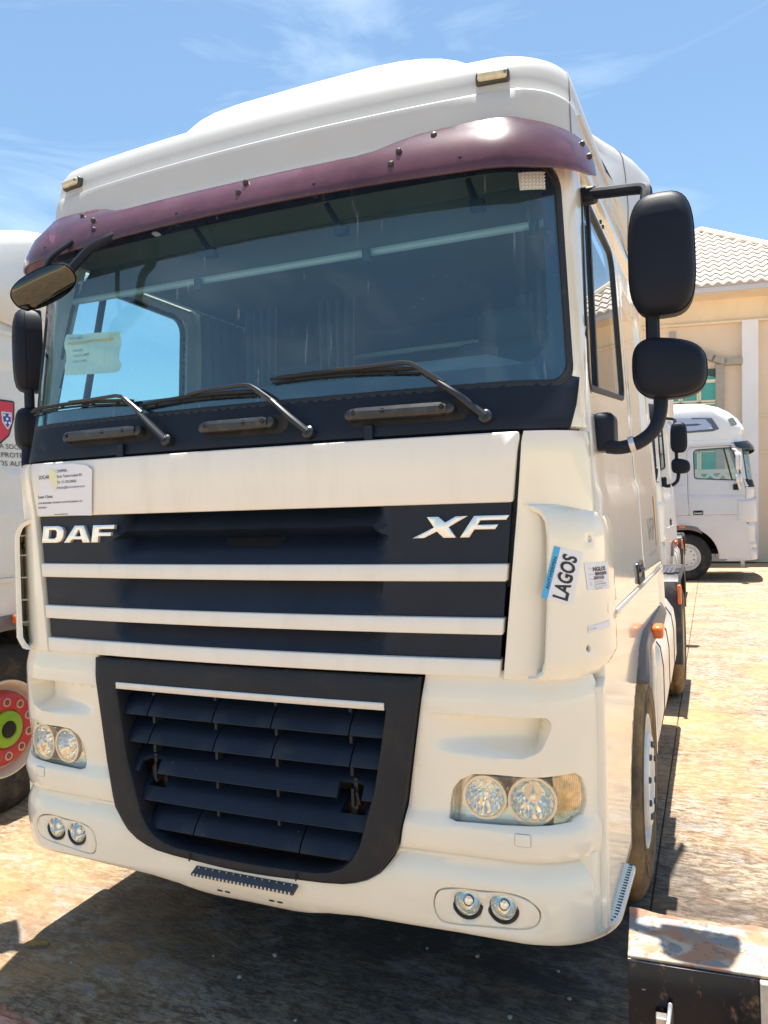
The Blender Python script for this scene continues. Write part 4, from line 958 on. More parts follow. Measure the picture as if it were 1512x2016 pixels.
def cab_side(T, P, s, full, interior=True):
    dx = .30
    door = [(.206,1.412),(1.31,1.412),(1.31,2.80),(1.25,2.865),(.48,2.865),(.424,2.81),(.358,2.55),(.257,2.215),(.218,2.10),(.203,1.985)]
    win = rnd([(.268,2.135),(1.165,2.205),(1.170,2.80),(.435,2.815),(.350,2.50)],[.03,.05,.07,.04,.2],6)
    wseal = inset(resamp(win,.03),-.020)
    dcr = [([(.25,1.795),(1.30,1.835)],False)]
    D = panel('door', rnd(door,[.01,.03,.06,.06,.05,.03,.0,.0,.0,.0],5), side_fn, P['side'], T, holes=[wseal], res=.045, thick=.03, rim=.005, mirror=s<0,
              disp=lambda y,z: -.010*sstep(1.80+.03*y,1.775+.03*y,z), lines=dcr)
    panel('window_seal', wseal, side_fn, RUBBER, D, holes=[win], res=.04, thick=.02, rim=.004, off=.003, mirror=s<0)
    panel('side_window', inset(resamp(win,.03),-.004), side_fn, SIDEGL, D, res=.08, thick=0, rim=0, off=-.008, mirror=s<0)
    wb = MB(); q0,q1 = side_fn(.44,2.135),side_fn(.585,2.815)
    wb.add([Vector(((p.x+dx)*s,p.y+dy,p.z)) for p in (q0,q1) for dx,dy in ((-.012,-.016),(.001,-.016),(.001,.016),(-.012,.016))],[(0,1,2,3),(7,6,5,4),(0,4,5,1),(1,5,6,2),(2,6,7,3),(3,7,4,0)]); wb.build('window_bar', RUBBER, D, smooth=False)
    # flush handle
    hz,hy = 1.462,1.12
    hp = panel('door_handle', rnd([(hy-.10,hz-.045),(hy+.10,hz-.045),(hy+.10,hz+.045),(hy-.10,hz+.045)],.02,5), side_fn, mat('handle_black',(.012,.013,.016),.35), D, res=.03, thick=.012, rim=.004, off=.010, disp=lambda y,z: -.010+.022*sstep(.04,.034,abs(z-hz))*sstep(.095,.085,abs(y-hy)), mirror=s<0)
    px = side_fn(hy,hz).x; MB().tube([((px+.012)*s,hy-.07,hz+.012),((px+.022)*s,hy,hz+.012),((px+.014)*s,hy+.07,hz+.010)],.011,8).build('handle_bar', BLACK, hp)
    # bright sill strip and gap under the door
    pts = [Vector(((side_fn(y,1.402).x+.006)*s,y,1.396)) for y in np.linspace(.30,P.get('rear',2.2)-.02,12)]
    MB().tube(pts,.011,8,flat=1.4).build('sill_strip', P['side'], T)
    MB().tube([Vector(((side_fn(y,1.41).x+.002)*s,y,1.4105)) for y in np.linspace(.22,P.get('rear',2.2)-.02,12)],.0045,6).build('door_gap', DARK, T)
    # sleeper side with blank window embossing
    re_ = P.get('rear',2.2); rp = [(1.318,1.412),(re_-.01,1.412),(re_-.01,2.90),(.53,2.90),(.53,2.873),(1.255,2.873),(1.318,2.805)]
    emb = rnd([(1.40,2.03),(re_-.12,2.06),(re_-.12,2.72),(1.40,2.70)],.10,8)
    def ed(y, z):
        p = np.array([[y,z]]); d = pdist(p,emb)[0]*(1 if inpoly(p,emb)[0] else -1)
        return .014*sstep(-.012,.012,d)-.010*sstep(1.80+.03*y,1.775+.03*y,z)
    panel('sleeper_side', rp, side_fn, P['side'], T, res=.04, thick=.03, rim=.005, disp=ed, lines=[(emb,True)], extra=inset(resamp(emb,.03),.012)+inset(resamp(emb,.03),-.012), mirror=s<0)
    # drip_rail above the door, roof side ribs
    def strip(name, y0, y1, zf, w, h, m, proud):
        b = MB(); sec = []
        for y in np.linspace(y0,y1,12):
            z = zf(y); x = side_fn(y,min(z,3.0)).x; sec.append([Vector((s*(x-.01),y,z-h/2)),Vector((s*(x+proud),y,z-h/2+.004)),Vector((s*(x+proud),y,z+h/2-.010)),Vector((s*(x-.01),y,z+h/2))])
        b.loft(sec,cap0=True,cap1=True); return b.build(name, m, T, angle=40)
    strip('drip_rail', .36, re_, lambda y: 2.892+.012*(y-.4), .02, .036, P['side'], .020)
    strip('roof_rib', .50, re_, lambda y: 2.985+.03*(y-.5), .02, .030, P['roof'], .014)
    if full:
        strip('roof_rib', .46, 1.9, lambda y: 3.085+.03*(y-.5), .02, .016, P['roof'], .010)
        for y,z in ((.86,2.885),(.92,2.885)):
            x = side_fn(y,2.86).x; MB().lathe([(.0001,.004),(.008,.003),(.009,-.004)],((x+.003)*s,y,z-.035),(s,0,0),10).build('plug', DARK, D)
    # rear wall and side gap fairing
    pass

def gap_fairing(T, P, s):
    b = MB(); sec = []
    for z in np.linspace(1.15,3.0,14):
        x = side_fn(2.2,min(z,3)).x-.02; q = .012+.012*sstep(3.0,1.6,z)
        sec.append([Vector((s*(x-.02),2.205,z)),Vector((s*(x+q*.6),2.30,z)),Vector((s*(x+q),2.38,z)),Vector((s*(x+q-.02),2.38,z)),Vector((s*(x-.03),2.25,z))])
    b.loft(sec,cap0=True,cap1=True); return b.build('gap_fairing', P['side'], T, angle=40)

def mirror_housing(name, cx, cy, cz, hw, hh, s, m, T, ex=3.6, skew=0.0, depth=.12, taper=0.0):
    rings = []; n = 36
    for y,k in ((0,.0),(.002,.45),(.006,.70),(.014,.86),(.028,.95),(.05,.99),(.075,1.0),(depth,.985)):
        ring = []
        for j in range(n):
            t = 2*math.pi*j/n; c,sn = math.cos(t),math.sin(t)
            x = hw*math.copysign(abs(c)**(2/ex),c)*max(k,.02); z = hh*math.copysign(abs(sn)**(2/ex),sn)*max(k,.02)
            x *= 1+taper*(-z/hh); z += skew*x/hw*(.5+.5*max(-1,min(1,z/hh))) if skew else 0
            ring.append(Vector((s*(cx+x),cy+y,cz+z)))
        rings.append(ring)
    o = MB().loft(rings,cap0=True,cap1=True).build(name, m, T, angle=50)
    g = [Vector((s*(cx+(p.x*s-cx)*.93),cy+depth+.001,cz+(p.z-cz)*.94)) for p in rings[-1]]
    k5 = [Vector((s*(cx+(p.x*s-cx)*1.003),p.y,cz+(p.z-cz)*1.002)) for p in rings[5]]
    MB().tube(k5+[k5[0]],.0022,6,caps=False).build('housing_seam', mat('seam_black',(.002,.002,.003),.9), o)
    mk('mirror_glass', g, [tuple(range(n)) if s < 0 else tuple(range(n-1,-1,-1))], MIRGL, o, False)
    return o
def mirrors(T, P, s):
    m = P['mirror']; y = .285
    up = mirror_housing('upper_mirror', 1.368, y-.035, 2.524, .098, .190, s, m, T, 3.4, taper=.03)
    lo = mirror_housing('lower_mirror', 1.382, y-.035, 2.168, .109, .092, s, m, T, 2.9, skew=-.020)
    if s < 0 and P.get('fold'):
        for o in (up,lo):
            M0 = Matrix.Translation((-1.30,.33,0))@Matrix.Rotation(R_(P['fold']),4,'Z')@Matrix.Translation((1.30,-.33,0)); o.matrix_local = M0
    am = BLACK if m is MIRP else m; b = MB()
    sp = lambda pts,n=16: [Vector((p.x*s,p.y,p.z)) for p in spline(pts,n)]
    b.tube(sp([(1.325,.33,2.70),(1.327,.345,2.735),(1.318,.36,2.757),(1.28,.38,2.770),(1.21,.40,2.782),(1.125,.43,2.800)]),[.020]*3+[.019]*14,10)
    b.build('mirror_arm', am, T); b = MB()
    b.tube([Vector((1.335*s,.335,2.40)),Vector((1.335*s,.335,2.10))],.022,10)
    b.tube(sp([(1.352,.33,2.12),(1.352,.325,2.05),(1.335,.31,1.985),(1.29,.30,1.945),(1.235,.30,1.930),(1.19,.31,1.935)]),[.022]*17,12)
    b.build('mirror_arm', am, T)
    bs = MB().box((1.178*s,.36,1.985),(.07,.13,.125)); bs.build('mirror_bracket', BLACK, T, bevel=.022, segs=3)
    MB().box((1.135*s,.435,2.795),(.06,.06,.05)).build('mirror_top_bracket', BLACK, T, bevel=.012)
    MB().tube([Vector((1.258*s,.30,1.936)),Vector((1.274*s,.30,1.940))],.026,12).build('mirror_arm_clamp', SILVER, T)

def wheel(T, x, y, s, r=.505, w=.30, tyre=TYRE, rim=RIMW, hub=None, nut=None, detail=True, name='front_wheel', recess=False):
    """x: outer sidewall face; axis along x"""
    Wh = empty(name,(0,0,0)); Wh.parent = T
    c = Vector((s*(x-w/2),y,r)); ax = (s,0,0); h = w/2
    prof = [(.285,h-.035),(.295,h-.010),(.33,h-.002),(.40,h+.004),(.445,h-.004),(.475,h-.018),(r-.006,h-.040),(r,h-.055)]
    g = []
    for k in range(5):
        a = h-.055-(2*h-.11)*(k+.42)/5; bq = h-.055-(2*h-.11)*(k+.58)/5
        g += [(r,a),(r-.012,a-.004),(r-.012,bq+.004),(r,bq)]
    prof += g+[(r,-h+.055),(r-.006,-h+.04),(.445,-h+.004),(.33,-h),(.285,-h+.035)]
    t = MB().lathe(prof,c,ax,56); t.build('tyre', tyre, Wh, angle=28)
    if detail:
        ring = MB().lathe([(.40,h+.003),(.405,h+.008),(.41,h+.003)],c,ax,48); ring.lathe([(.345,h-.001),(.35,h+.004),(.355,h-.001)],c,ax,48); ring.build('sidewall_ring', tyre, Wh)
    o = .02 if recess is False else -.10
    rp = [(.292,h-.02),(.288,h-.005),(.278,h-.006),(.262,h-.035),(.245,h-.06),(.225,h-.065)]
    MB().lathe(rp,c,ax,48).build('rim', rim if not recess else mat('rim_cream',(.55,.50,.42),.5), Wh)
    if not recess:
        MB().lathe([(.226,h-.064),(.222,h-.03),(.205,h+.0),(.19,h+.010),(.125,h+.010),(.115,h+.002),(.105,h-.004),(.06,h+.0),(.0005,h+.004)],c,ax,48).build('disc', hub or rim, Wh, angle=25)
        nn = nut or mat('wheel_nut',(.10,.09,.085),.5,metal=.4)
        for k in range(10):
            a = 2*math.pi*(k+.5)/10; p = c+Vector((0,math.cos(a)*.160,math.sin(a)*.160)); MB().lathe([(.0001,h+.022),(.012,h+.020),(.015,h+.012),(.016,h+.006)],p,ax,8).build('wheel_nut', nn, Wh)
    else:
        MB().lathe([(.226,h-.064),(.215,h-.12),(.18,h-.13),(.12,h-.125),(.115,h-.08),(.0005,h-.07)],c,ax,40).build('disc', hub or rim, Wh)
        for k in range(10):
            a = 2*math.pi*(k+.5)/10; p = c+Vector((0,math.cos(a)*.155,math.sin(a)*.155)); MB().lathe([(.0001,h-.10),(.013,h-.102),(.016,h-.112),(.016,h-.125)],p,ax,8).build('wheel_nut', nut or STEELDUST, Wh)
    return Wh

def arch_band(T, s):
    b = MB(); sec = []
    path = [(1.38+.60*math.cos(t),.50+.60*math.sin(t)) for t in [math.pi*(.68-k*.011) for k in range(19)]]+[(1.60,1.085),(1.85,1.075),(2.15,1.06),(2.40,1.04)]
    outp = [(1.38+(.62+.07*min(1,k/6))*math.cos(t),.50+(.62+.07*min(1,k/6))*math.sin(t)) for k,t in [(k,math.pi*(.68-k*.011)) for k in range(19)]]+[(1.62,1.190),(1.87,1.190),(2.17,1.188),(2.42,1.185)]
    for (y0,z0),(y1,z1) in zip(path,outp):
        x = side_fn(1.3,1.1).x+.012; sec.append([Vector((s*(x-.09),y0,z0)),Vector((s*x,y0,z0)),Vector((s*(x+.016),(y0+y1)/2,(z0+z1)/2)),Vector((s*x,y1,z1)),Vector((s*(x-.04),y1,z1))])
    b.loft(sec,cap0=True,cap1=True); b.build('wheel_arch_trim', GREYF, T, angle=40)
    x = side_fn(1.45,1.15).x+.02
    MB().box(((x+.018)*s,1.45,1.165),(.05,.12,.055)).build('side_marker_light', AMBER, T, bevel=.012, segs=2)

def chassis(T, P, s_list=(1,)):
    b = MB()
    for s in (1,-1): b.box((s*.40,3.8,.86),(.09,5.0,.27))
    b.box((0,1.0,.85),(1.5,1.5,.6)); b.box((0,1.38,.5),(2.0,.14,.16)); b.box((0,5.18,.5),(1.6,.2,.22)); b.box((0,3.2,.75),(.7,1.4,.5))
    b.box((0,.55,.62),(1.9,.7,.10)); b.box((0,6.15,.86),(.8,.12,.3))
    b.build('chassis', DARK, T, smooth=False)
    MB().box((0,1.25,1.30),(2.22,2.0,.12)).build('cab_floor', DARK, T, smooth=False)
    for s in s_list:
        # wheel house liner
        sec = []
        for k in range(15):
            t = math.pi*(1.02-k*1.04/14); sec.append([Vector((s*.80,1.38+.575*math.cos(t),.52+.575*math.sin(t))),Vector((s*1.165,1.38+.585*math.cos(t),.52+.585*math.sin(t)))])
        MB().loft(sec,closed=False).build('wheel_liner', DARK, T)
        # fuel tank with straps
        prof = [(.62,.36),(1.05,.36),(1.14,.385),(1.195,.45),(1.215,.56),(1.215,.80),(1.20,.91),(1.15,.985),(1.06,1.01),(.62,1.01)]
        rings = []
        for y,k in ((2.06,.90),(2.07,.96),(2.10,1.0),(4.15,1.0),(4.18,.96)): rings.append([Vector((s*(.9+(x-.9)*k),y,.685+(z-.685)*k)) for x,z in prof])
        tk = MB().loft(rings,cap0=True,cap1=True).build('fuel_tank', mat('tank_alloy',(.74,.72,.68),.28,metal=.35,var=.06,vscale=8), T, angle=30)
        for y in (2.42,3.05,3.75):
            st = MB(); st.loft([[Vector((s*(.9+(x-.9)*1.012),yy,.685+(z-.685)*1.02)) for x,z in prof] for yy in (y,y+.022)],cap0=True,cap1=True); st.build('tank_strap', mat('strap_black',(.02,.02,.022),.5), tk)
        MB().lathe([(.0001,.05),(.05,.048),(.055,.03),(.045,.0)],(s*1.04,2.75,1.005),(0,0,1),16).build('fuel_cap', BLACK, tk)
        # white mudguard end behind the front wheel
        g = [(1.97,.985),(1.99,1.05),(2.03,1.06),(2.05,.95),(2.04,.42),(2.0,.42)]
        MB().prism(g, lambda y,z: Vector((s*.82,y,z)), lambda y,z: Vector((s*1.20,y,z))).build('mudguard', P['paint'], T, bevel=.012)
        MB().prism([(1.985,.95),(2.0,.95),(2.0,.30),(1.985,.30)], lambda y,z: Vector((s*.82,y,z)), lambda y,z: Vector((s*1.19,y,z))).build('mud_flap', DARK, T, smooth=False)
        # rear fender with tread mat on top
        sec = []; sec2 = []
        pth = [(4.50,.40),(4.50,.95),(4.54,1.08),(4.62,1.13),(4.95,1.135),(5.40,1.135),(5.74,1.13),(5.83,1.06),(5.87,.95),(5.87,.70)]
        for y,z in pth:
            sec.append([Vector((s*.72,y,z)),Vector((s*1.225,y,z)),Vector((s*1.245,y,z-.04 if z > .9 else z)),Vector((s*1.235,y+(.015 if y < 5 else -.015),z-.06 if z > .9 else z))])
        MB().loft(sec,closed=False).build('rear_fender', mat('fender_black',(.03,.03,.034),.5,var=.2,dirt=(.25,.2,.15),dscale=(6,6,6),damt=.5), T, angle=40)
        md = MB()
        for iy in range(9):
            for ix in range(6):
                md.box((s*(.80+ix*.072+(.036 if iy%2 else 0)),4.66+iy*.062,1.141),(.062,.050,.012))
        md.build('tread_mat', mat('tread_mat',(.07,.07,.08),.6,var=.2,vscale=20), T, smooth=False)
        MB().box((s*1.235,4.49,.98),(.03,.05,.16)).build('rear_side_marker', AMBER, T, bevel=.008)

# ------------------------------------------------------------------ interior, stickers, main truck
def interior(T):
    hl = MB(); hl.box((0,1.20,2.875),(2.10,1.9,.02)); hl.build('headliner', INTL, T, smooth=False)
    MB().box((0,2.17,2.15),(2.24,.02,1.50)).build('rear_wall', INTG, T, smooth=False)
    # dashboard
    rings = []
    for x in np.linspace(-1.06,1.06,15):
        d = .11*(1-(abs(x)/1.1)**3); hump = .075*sstep(.30,.45,x)*sstep(.98,.80,x)
        rings.append([Vector((x,.16-.05*(1-abs(x)/1.1),1.5)),Vector((x,.15-.05*(1-abs(x)/1.1)+.03*x*x,2.135)),Vector((x,.30,2.19+hump*.5)),Vector((x,.48,2.232+hump)),Vector((x,.56,2.20+hump*.8)),Vector((x,.64+d,1.5))])
    MB().loft(rings,closed=True,cap0=True,cap1=True).build('dashboard', mat('dash_plastic',(.30,.36,.38),.7,var=.06), T, angle=40)
    c = Vector((.66,.72,2.20)); ax = Vector((0,-.50,.86)).normalized(); a = Vector((1,0,0)); b = ax.cross(a)
    sw = MB().tube([c+(a*math.cos(t)+b*math.sin(t))*.225 for t in [2*math.pi*k/40 for k in range(41)]],.018,8,caps=False)
    for t in (.2,2.94,4.71): sw.tube([c,c+(a*math.cos(t)+b*math.sin(t))*.22],.014,6)
    sw.lathe([(.0001,.03),(.06,.025),(.075,0),(.05,-.06)],c,ax,20); sw.build('steering_wheel', mat('wheel_grey',(.30,.31,.32),.6), T)
    for x,m in ((.60,INTG),(-.60,INTG)):
        st = MB(); st.box((x,1.12,1.80),(.52,.50,.16)); st.box((x,1.40,2.20),(.50,.14,.72),Matrix.Rotation(R_(-8),3,'X')); st.box((x,1.46,2.63),(.30,.10,.18)); st.build('seat', m, T, bevel=.05, segs=3)
    # sun-blind rail with bracket tabs and the short bunk rail behind
    rl = MB().tube([(-1.02,.30,2.690),(1.03,.30,2.680)],.014,8).build('blind_rail', mat('rail_white',(.42,.48,.52),.4), T)
    for x in (-.35,.38,.98): MB().box((x,.275,2.665),(.03,.02,.045)).build('rail_tab', INTG, rl, bevel=.004)
    grid('sun_blind', lambda u,v: Vector((u,.31+.10*v,2.70+.16*v)), np.linspace(-1.02,1.03,12), np.linspace(0,1,5), INTL, T)
    MB().tube([(-.35,1.62,2.60),(.60,1.62,2.61)],.014,8).build('bunk_rail', mat('rail_white'), T)
    MB().box((0,1.82,2.45),(2.1,.60,.10)).build('bunk', INTG, T, bevel=.03)
    MB().box((0,1.85,1.75),(2.1,.62,.16)).build('lower_bunk', INTD, T, bevel=.03)
    for s in (1,-1):
        cv = lambda u,v,s=s: Vector((s*(1.045+.018*math.sin(u*42)),1.24+u*.55,1.65+v*1.2))
        grid('curtain', cv, np.linspace(0,1,50), np.linspace(0,1,6), CURT, T)
        cf = lambda u,v,s=s: Vector((s*(.62+.36*u),1.55+.02*math.sin(u*46),1.65+v*1.15))
        grid('curtain', cf, np.linspace(0,1,50), np.linspace(0,1,6), CURT, T)
    for x0,x1,y0 in ((-.42,-.16,1.40),(-.86,-.62,1.38),(.74,.98,1.40)):
        cb = lambda u,v,x0=x0,x1=x1,y0=y0: Vector((x0+(x1-x0)*u*(1-.12*math.sin(v*2.6)),y0+.030*math.sin(u*30+v*.8),1.75+v*1.12))
        grid('curtain', cb, np.linspace(0,1,60), np.linspace(0,1,8), CURT, T)
    # small mirror pegs hanging behind the top of the glass
    for u,z0,u1,z1 in ((-.228,2.81,-.157,2.705),(.312,2.80,.37,2.70),(.801,2.80,.833,2.71)):
        a_ = WSW.raw(u,z0)+Vector((0,.03,0)); b_ = WSW.raw(u1,z1)+Vector((0,.03,0))
        q = MB().tube([a_,(a_*.4+b_*.6),b_],[.010,.011,.012],8); q.box(b_,(.045,.03,.032)); q.build('blind_hook', BLACK, T)

def sticker(T, name, poly, fn, m, label, off=.0015):
    o = panel(name, poly, fn, m, T, res=.03, thick=.0006, rim=0, off=off); o['label'] = label; return o

def main_stickers(T):
    f = HOOD.raw; o = .0095
    s1 = sticker(T,'sticker',[(-.927,1.775),(-.637,1.766),(-.616,1.935),(-.640,1.950),(-.72,1.960),(-.897,1.963)],f,PAPER,'white shipper notice on the hood above the left of the grille',.0082)
    sk = .055
    def tx(items, m): writing([(a,u+(z-1.77)*.10,z,h,w,.008,b) for a,u,z,h,w,b in items],f,m,s1,off=o)
    blob = rnd([(-.815,1.86),(-.80,1.90),(-.815,1.945),(-.845,1.945),(-.862,1.92),(-.842,1.90),(-.832,1.87)],.012,4)
    panel('print_patch', blob, f, INKY, s1, res=.03, thick=0, rim=0, off=.0090)
    tx([('SOCAR',-.922,1.912,.014,.062,.012),('SHIPPER:',-.818,1.934,.010,.056,.01),('Socar Talamis holland BV',-.818,1.914,.010,.135,.006),('Tel. +31-320-200020',-.818,1.892,.010,.105,.006),('Socar Client:',-.927,1.838,.011,.085,.012)],INK)
    tx([('KITARI MASSUNMAH TRANSPORT AND PETROLEUM NIG. LTD',-.928,1.816,.0065,.245,.012),('MUSA BELLO',-.928,1.799,.0065,.05,.012),('www.socartalamis.com',-.835,1.772,.006,.075,.008)],INK)
    tx([('shipping@socartalamis.com',-.820,1.872,.009,.150,.006)],INKB)
    # LAGOS sticker, turned to read upwards
    g = DEFL.raw
    A,Bc,Cc,Dd = Vector((1.041,1.488)),Vector((1.146,1.462)),Vector((1.194,1.610)),Vector((1.091,1.636))
    s2 = sticker(T,'sticker',[tuple(A),tuple(Bc),tuple(Cc),tuple(Dd)],g,PAPER,'white and blue LAGOS ANTWERPEN sticker on the corner deflector',.0015)
    up = (Dd-A); rt = (Bc-A); L = up.length; Wd = rt.length; ang = math.atan2(up.y,up.x)
    bp = [A,A+rt*.19,A+rt*.19+up,A+up]; panel('blue_band', [tuple(p) for p in bp], g, INKBLUE, s2, res=.03, thick=0, rim=0, off=.0025)
    p = A+rt*.155+up*.18; writing([('ANTWERPEN',p.x,p.y,.0105,L*.62,ang,.012)],g,INK,s2,off=.0034)
    p = A+rt*.80+up*.045; writing([('LAGOS',p.x,p.y,Wd*.47,L*.84,ang,.028)],g,INK,s2,off=.0030)
    s3 = sticker(T,'sticker',[(1.209,1.499),(1.340,1.490),(1.330,1.574),(1.198,1.580)],g,PAPER,'small white barcode label headed NGLOS beside the LAGOS sticker',.0015)
    writing([('NGLOS',1.234,1.553,.012,.072,-.04,.03),('889308',1.238,1.527,.010,.058,-.04,.01)],g,INK,s3,off=.003)
    writing([('DAF XF105 TRUCK',1.240,1.518,.004,.05,-.04,.01),('XLRTE47MS0E000000',1.240,1.511,.004,.068,-.04,.02),('20T   7m   2013   3x',1.240,1.504,.004,.07,-.04,.01),('LAGOS ANTW',1.242,1.4975,.004,.04,-.04,.02),('Dest.',1.216,1.560,.0035,.010,-.04,0),('Number',1.217,1.543,.0035,.018,-.04,0),('Order',1.217,1.528,.0035,.016,-.04,0),('Type',1.218,1.518,.0035,.010,-.04,0),('VIN',1.218,1.511,.0035,.008,-.04,0)],g,INKG,s3,off=.003)
    br = MB(); t = random.Random(3); u = 1.244
    while u < 1.312:
        w = t.choice((.0012,.002,.0032)); q = [g(u,1.539-.04*(u-1.244)),g(u+w,1.539-.04*(u-1.244)),g(u+w,1.549-.04*(u-1.244)),g(u,1.549-.04*(u-1.244))]; nn = nrm(g,u,1.54)*.003
        br.add([p+nn for p in q],[(0,1,2,3)]); u += w+t.choice((.001,.0018))
    br.build('barcode', INK, s3, smooth=False, fix=False)
    s4 = sticker(T,'sticker',[(1.206,1.372),(1.330,1.374),(1.329,1.394),(1.206,1.391)],g,PAPER,'narrow white blank label low on the corner deflector',.0015)
    writing([('0 1  XF105',1.212,1.380,.004,.03,.01,.02)],g,INKG,s4,off=.003)
    # lettering on the side
    fs = lambda y,z: side_fn(y,z)+Vector((.010,0,0))
    writing([('VRP',1.60,1.56,.115,.34,0,0)],fs,mat('grey_lettering',(.34,.34,.36),.5),T,off=.002,name='side_lettering')
    panel('orange_stroke', [(1.99,1.52),(2.02,1.52),(2.04,1.78),(1.97,1.78)], fs, INKO, T, res=.05, thick=0, rim=0, off=.002)
    writing([('BEDRIJFSVERVOER',1.60,1.49,.018,.36,0,0)],fs,mat('grey_lettering'),T,off=.002,name='side_lettering')
    writing([('XF',.245,1.50,.06,.12,0,.03)],fs,mat('dark_lettering',(.06,.06,.08),.4),T,off=.003,name='model_lettering')
    bx = panel('model_plate', rnd([(.245,1.438),(.375,1.438),(.375,1.482),(.245,1.482)],.004,3), fs, mat('dark_lettering'), T, res=.04, thick=.001, rim=0, off=.002)
    writing([('460',.262,1.446,.028,.095,0,.02)],fs,LETTER,bx,off=.004)
    # window stickers
    w = WSW.raw
    a = panel('inspection_sticker', [(.955,2.735),(1.030,2.742),(1.025,2.800),(.950,2.792)], w, mat('reflective_sticker',(.55,.60,.62),.4), T, res=.03, thick=0, rim=0, off=.0025); a['label'] = 'grey patterned square sticker in the top corner of the windscreen'
    mm = MB()
    for k in range(7):
        for j in range(5):
            u,z = .959+k*.0105,2.742+j*.0115+k*.0008; q = [w(u+d,z+e)+nrm(w,u,z)*.0034 for d,e in ((0,0),(.003,-.002),(.0085,.005),(.0055,.007))]; mm.add(q,[(0,1,2,3)])
    mm.build('pattern', mat('sticker_pattern',(.82,.85,.87),.4), a, smooth=False, fix=False)
    b2 = panel('side_note', [(-1.045,2.245),(-1.015,2.245),(-1.010,2.46),(-1.038,2.46)], w, PAPER, T, res=.03, thick=0, rim=0, off=-.006)

def front_mirror(T):
    # close-proximity mirror hung from the visor corner on a bent arm
    c = Vector((-.735,-.135,2.605)); n = Vector((.30,-.78,-.55)).normalized(); a = Vector((.93,.15,.33)); a = (a-n*a.dot(n)).normalized(); b = n.cross(a)
    rings = []
    for d,k in ((.055,.25),(.050,.55),(.035,.82),(.012,.97),(0,1.0)):
        rings.append([c-n*d+a*(.138*k*math.copysign(abs(math.cos(t))**.8,math.cos(t)))+b*(.062*k*math.copysign(abs(math.sin(t))**.8,math.sin(t))) for t in [2*math.pi*j/32 for j in range(32)]])
    H = MB().loft(rings,cap0=True).build('front_mirror', MIRP, T, angle=60)
    gr = []
    for k,d in ((.96,.0),(.8,.010),(.55,.019),(.25,.024),(.02,.025)):
        gr.append([c+n*d+a*(.138*k*math.copysign(abs(math.cos(t))**.8,math.cos(t)))+b*(.062*k*math.copysign(abs(math.sin(t))**.8,math.sin(t))) for t in [2*math.pi*j/32 for j in range(32)]])
    MB().loft(gr,cap1=True).build('mirror_glass', mat('dark_mirror',(.085,.085,.075),.06,metal=1), H, angle=60)
    arm = MB().tube(spline([c-n*.03+a*.10,c-n*.05+a*.15+Vector((.02,.02,.06)),c+Vector((.22,.10,.17)),c+Vector((.30,.17,.235))],18),.017,10)
    arm.tube(spline([c-n*.04-a*.02,c+Vector((-.03,.06,.12)),c+Vector((.03,.12,.20))],12),.010,8); arm.build('front_mirror_arm', BLACK, T)

VISM = bpy.data.materials.new('purple_visor_acrylic'); VISM.use_nodes = True; MATS['visor'] = VISM
n = VISM.node_tree.nodes; l = VISM.node_tree.links; bsd = n['Principled BSDF']
bsd.inputs['Base Color'].default_value = (.15,.05,.10,1); bsd.inputs['Roughness'].default_value = .22; bsd.inputs['Coat Weight'].default_value = .5; bsd.inputs['Coat Roughness'].default_value = .15
tcn = n.new('ShaderNodeTexCoord'); t = n.new('ShaderNodeTexNoise'); t.inputs['Scale'].default_value = 3.2; t.inputs['Detail'].default_value = 8; t.inputs['Roughness'].default_value = .7; l.new(tcn.outputs['Object'], t.inputs['Vector'])
rr = n.new('ShaderNodeValToRGB'); rr.color_ramp.elements[0].position = .35; rr.color_ramp.elements[0].color = (.070,.022,.030,1); rr.color_ramp.elements[1].position = .75; rr.color_ramp.elements[1].color = (.15,.065,.085,1); l.new(t.outputs['Fac'], rr.inputs['Fac']); l.new(rr.outputs['Color'], bsd.inputs['Base Color'])
tr = n.new('ShaderNodeBsdfTransparent'); tr.inputs[0].default_value = (.34,.11,.16,1)
ms = n.new('ShaderNodeMixShader'); ms.inputs[0].default_value = .74; l.new(tr.outputs[0], ms.inputs[1]); l.new(bsd.outputs[0], ms.inputs[2]); l.new(ms.outputs[0], n['Material Output'].inputs[0])

SIDEP = mat('side_paint',(.80,.775,.72),.16,coat=.9,var=.02,vscale=3,dirt=(.56,.47,.34),dscale=(2,2,4),dthr=(.58,.86),damt=.2)
def build_main():
    T = empty('tractor_truck',(0,0,0),0,'cream white tractor truck with purple sun visor and black grille, nearest in view','truck')
    P = dict(paint=PAINT,hood=HOODP,roof=ROOF_SHADED,side=SIDEP,mirror=MIRP,visor=VISM,fold=-38)
    front_grille(T,P); bumper(T,P,True); lower_grille(T,P); screen(T,P,True); wipers(T); cowl_handles(T); visor(T,P); roof(T,P)
    for s in (1,-1):
        corner(T,P,s,True); bumper_upper(T,P,s,True); cab_side(T,P,s,s>0); mirrors(T,P,s); arch_band(T,s); gap_fairing(T,P,s)
    chassis(T,P,(1,-1)); interior(T); main_stickers(T); front_mirror(T)
    wheel(T,1.205,1.38,1); wheel(T,1.175,1.38,-1,detail=False)
    wheel(T,1.235,5.18,1,name='rear_wheel',recess=True); wheel(T,.90,5.18,1,name='rear_wheel',recess=True,detail=False)
    wheel(T,1.235,5.18,-1,name='rear_wheel',recess=True,detail=False)
    MB().box((0,.15,.9),(1.3,.01,.7)).build('radiator', DARK, T, smooth=False)
    return T
MAIN = build_main()

